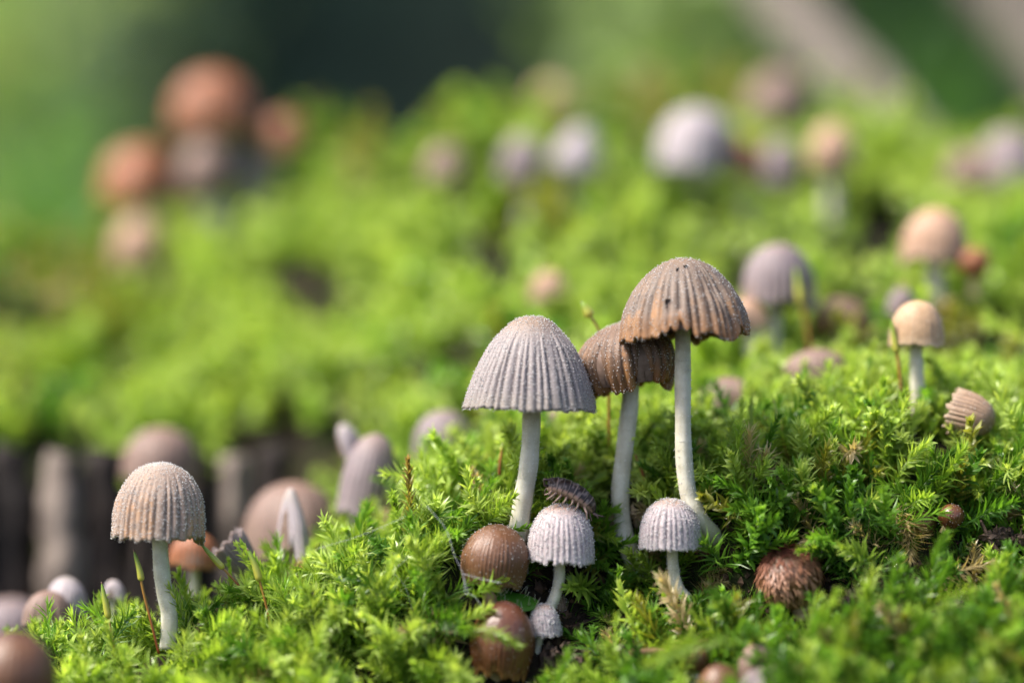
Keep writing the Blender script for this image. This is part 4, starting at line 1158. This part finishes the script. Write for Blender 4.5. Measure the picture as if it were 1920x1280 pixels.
stick('dead_stick', 'pale grey stick slanting through the blurred background', [P(1330, -180, 30), P(1480, 20, 26), P(1620, 170, 22), P(1760, 330, 18), P(1800, 390, 17)], 0.5, 0.42, STICK, 'stick', 16)
stick('dead_stick', 'brown grey stick in the blurred dark corner above the last purplish cap', [P(1800, -150, 40), P(1900, 10, 38), P(1990, 130, 36), P(2150, 380, 30)], 0.75, 0.65, STICK, 'stick', 16, seed=2)

# spider silk
def silk(label, lines, d, rad=0.0018):
    s = Soup(); o = P(*lines[0][0], d)
    for ln in lines:
        p = catmull(np.array([P(x, y, d) for x, y in ln]), 24)
        v, f = tube(p, rad, 5); s.add(v, f)
    tag(link('spider_silk', s.mesh('spider_silk', o), SILK, None, o), label, 'spider silk')
silk('white spider silk strung from the moss to the chestnut button', [[(800, 948), (835, 990), (852, 1040), (868, 1075), (872, 1112)], [(868, 1075), (905, 1085), (940, 1092)], [(872, 1112), (890, 1118), (905, 1140)], [(866, 1068), (872, 1090), (878, 1112)]], -0.6)
silk('loose fine silk threads over the near moss', [[(595, 1028), (680, 1002), (760, 968)], [(690, 1120), (715, 1080), (730, 1070), (760, 1100), (778, 1170)], [(735, 1070), (765, 1045)]], -0.5, 0.0009)

# dew on the moss
s_pts = []; s_sz = []
allV = np.vstack(near.V)
cand = allV[::7]
x, y, d_ = project(cand)
ok = np.where((np.abs(d_) < 0.9) & (x > 0) & (x < 1920) & (y > 760) & (y < 1280))[0]
pick = rg.choice(ok, 700, replace=False)
th = np.linspace(0, math.pi, 7)[1:-1]; ph = np.linspace(0, 2 * math.pi, 9, endpoint=False)
SV = np.vstack([[[math.sin(a) * math.cos(b), math.sin(a) * math.sin(b), math.cos(a)] for a in th for b in ph], [[0, 0, 1], [0, 0, -1]]])
j = np.arange(9); k = (j + 1) % 9
SQ = np.vstack([np.stack([i * 9 + j, (i + 1) * 9 + j, (i + 1) * 9 + k, i * 9 + k], 1) for i in range(4)])
ST = np.vstack([np.stack([np.full(9, 45), j, k], 1), np.stack([np.full(9, 46), 36 + k, 36 + j], 1)])
dew = Soup()
for i in pick:
    dew.add(cand[i] + SV * rg.uniform(0.010, 0.028), [SQ, ST])
tag(link('dew_drops', dew.mesh('dew_drops'), WATER), 'tiny clear water drops on the near moss leaves', 'water drops', kind='stuff')

# ------------------------------------------------------------------ the wood behind
def shrub(label, base_px, d, w, h, n, tone, leaf, seed, stems=5, lift=0.0):
    r = np.random.default_rng(seed)
    b = P(base_px, 640, d); b[2] = height(b[None, :2])[0]
    root = empty('shrub', b)
    tag(root, label, 'shrub', 'shrubs in the blurred wood')
    s = Soup(); tips = []
    for q in range(stems):
        t = np.array([r.normal(0, w * 0.3), r.normal(0, w * 0.25), h * r.uniform(0.6, 1)])
        p = catmull(np.array([[0, 0, 0], t * [0.25, 0.25, 0.45] + r.normal(0, w * 0.04, 3), t]), 10)
        v, f = tube(p, np.linspace(0.02 * h, 0.006 * h, 10), 7); s.add(v, f, (0.05, 0.04, 0.025))
    link('stems', s.mesh('stems'), attr_mat('shrub stem', 0.8, 0.2), root)
    c0 = np.column_stack([r.normal(0, w * 0.36, n), r.normal(0, w * 0.3, n), h * (lift + (1 - lift) * r.uniform(0, 1, n) ** 0.8)])
    cl = r.normal(0, 1, (n // 12 + 1, 3)) * [w * 0.34, w * 0.3, h * 0.3] + [0, 0, h * 0.55]
    c0 = c0 * 0.4 + cl[np.arange(n) // 12] * 0.6 + r.normal(0, leaf * 0.9, (n, 3))
    c0[:, 2] = np.clip(c0[:, 2], 0.02 * h, 1.2 * h)
    V, F, C = [], [], []
    for q in range(n):
        dv = unit(r.normal(size=3) + [0, 0, 0.3]); sd_ = unit(np.cross(dv, r.normal(size=3))); nn = np.cross(sd_, dv)
        L = leaf * r.uniform(0.7, 1.3); W_ = L * 0.5
        m = c0[q] + dv * L * 0.45
        V.append(np.array([c0[q], m + sd_ * W_ * 0.5 + nn * L * 0.06, m, m - sd_ * W_ * 0.5 + nn * L * 0.06, c0[q] + dv * L]))
        F.append(LEAF_F[:4] + 5 * q)
        C.append(np.broadcast_to(np.array(tone) * r.uniform(0.6, 1.4) , (5, 3)))
    me = mesh_np('foliage', np.vstack(V), np.vstack(F)); add_attr(me, 'col', np.vstack(C))
    link('foliage', me, FAR_LEAF, root)

shrub('pale yellow green shrub at the lit edge of the wood', -60, 95, 4, 32, 900, (0.56, 0.68, 0.32), 2.4, 1)
shrub('fresh green low shrub behind the far blurred cluster', 170, 70, 7, 12, 700, (0.10, 0.24, 0.05), 2.0, 2)
shrub('grey green shrub between the lit shrub and the dark trunk', 270, 130, 4, 40, 700, (0.13, 0.20, 0.12), 2.6, 3)
shrub('light green shrub beyond the crest of the moss slope', 1270, 90, 5, 27, 700, (0.26, 0.38, 0.12), 2.2, 4)
shrub('mid green shrub behind the slanting grey stick', 1740, 75, 7, 18, 600, (0.05, 0.14, 0.02), 2.0, 5)
shrub('deep green shrub filling the dark corner of the wood', 1640, 150, 20, 42, 900, (0.03, 0.075, 0.025), 2.6, 6)

def trunk(label, px, d, R, H, seed, mat=BARK):
    r = np.random.default_rng(seed)
    b = P(px, 640, d); b[2] = height(b[None, :2])[0] - 1
    root = empty('tree', b); tag(root, label, 'tree', 'trees in the blurred wood')
    zz = np.concatenate([np.linspace(0, 0.2, 10), np.linspace(0.22, 1, 22)]) * H
    lean_ = r.normal(0, 0.02, 2)
    path = np.column_stack([zz * lean_[0] + R * 0.1 * np.sin(zz / H * 7), zz * lean_[1], zz])
    rad = R * (1 + 0.7 * np.exp(-zz / (R * 1.2))) * (1 - 0.35 * zz / H)
    ws = r.uniform(0, 6.28, 4)
    v, f = tube(path, rad, 48, lambda t, a: 1 + 0.05 * np.sin(5 * a + ws[0]) * (1 - t) + 0.03 * np.abs(np.sin(11 * a + ws[1] + t * 3)) + 0.02 * np.sin(19 * a + t * 40 + ws[2]))
    link('trunk', mesh_np('trunk', v, f), mat, root)
    s = Soup(); ends = []
    for q in range(9):
        t0 = r.uniform(0.55, 0.98); p0 = path[int(t0 * 31)]
        a = r.uniform(0, 6.28); L = H * r.uniform(0.2, 0.35)
        e = p0 + np.array([math.cos(a) * L, math.sin(a) * L, L * r.uniform(0.3, 0.8)])
        p = catmull(np.array([p0, (p0 + e) / 2 + [0, 0, L * 0.05], e]), 8)
        vv, ff = tube(p, np.linspace(R * 0.22, R * 0.05, 8), 8); s.add(vv, ff); ends.append(p)
    link('limbs', s.mesh('limbs'), mat, root)
    n = 900; ends = np.vstack(ends)
    c0 = ends[r.integers(0, len(ends), n)] + r.normal(0, H * 0.06, (n, 3))
    V, F, C = [], [], []
    for q in range(n):
        dv = unit(r.normal(size=3)); sd_ = unit(np.cross(dv, r.normal(size=3)))
        L = r.uniform(6, 11)
        m = c0[q] + dv * L * 0.45
        V.append(np.array([c0[q], m + sd_ * L * 0.28, m, m - sd_ * L * 0.28, c0[q] + dv * L])); F.append(LEAF_F[:4] + 5 * q)
        C.append(np.broadcast_to(np.array([0.06, 0.13, 0.03]) * r.uniform(0.6, 1.4), (5, 3)))
    me = mesh_np('crown', np.vstack(V), np.vstack(F)); add_attr(me, 'col', np.vstack(C))
    link('crown', me, FAR_LEAF, root)
trunk('broad dark mossy trunk behind the crest of the moss slope', 700, 150, 16, 420, 1)
trunk('dark slim trunk behind the pale yellow green shrub', 140, 260, 7, 420, 2)
trunk('dark trunk behind the slanting grey stick', 1560, 210, 9, 420, 3)
trunk('dark trunk in the corner beyond the brown grey stick', 1860, 180, 13, 420, 4)

# deep wood: a mass of leaves nobody could count
rg = np.random.default_rng(99)
n = 21000
c0 = np.column_stack([rg.uniform(-420, 420, n), rg.uniform(380, 760, n), -14 + 190 * rg.uniform(0, 1, n) ** 1.3])
dv = rg.normal(size=(n, 3)); dv /= np.linalg.norm(dv, axis=1)[:, None]
sv_ = np.cross(dv, rg.normal(size=(n, 3))); sv_ /= np.linalg.norm(sv_, axis=1)[:, None]
L = rg.uniform(7, 14, (n, 1))
gap = np.abs(c0[:, 0] / (c0[:, 1] + D) + 0.176) < 0.024          # a clearing where the sky shows
c0[gap, 2] = -14 + 8 * rg.uniform(0, 1, gap.sum())
V = np.stack([c0, c0 + dv * L * 0.45 + sv_ * L * 0.3, c0 + dv * L * 0.5, c0 + dv * L * 0.45 - sv_ * L * 0.3, c0 + dv * L], 1).reshape(-1, 3)
F = (LEAF_F[None] + (np.arange(n) * 5)[:, None, None]).reshape(-1, 3)
cw = np.array([0.045, 0.10, 0.045]) * rg.uniform(0.5, 1.5, (n, 1))
me = mesh_np('undergrowth', V, F); add_attr(me, 'col', np.repeat(cw, 5, axis=0))
tag(link('undergrowth', me, FAR_LEAF), 'deep green blurred undergrowth closing off the wood', 'undergrowth', kind='stuff')
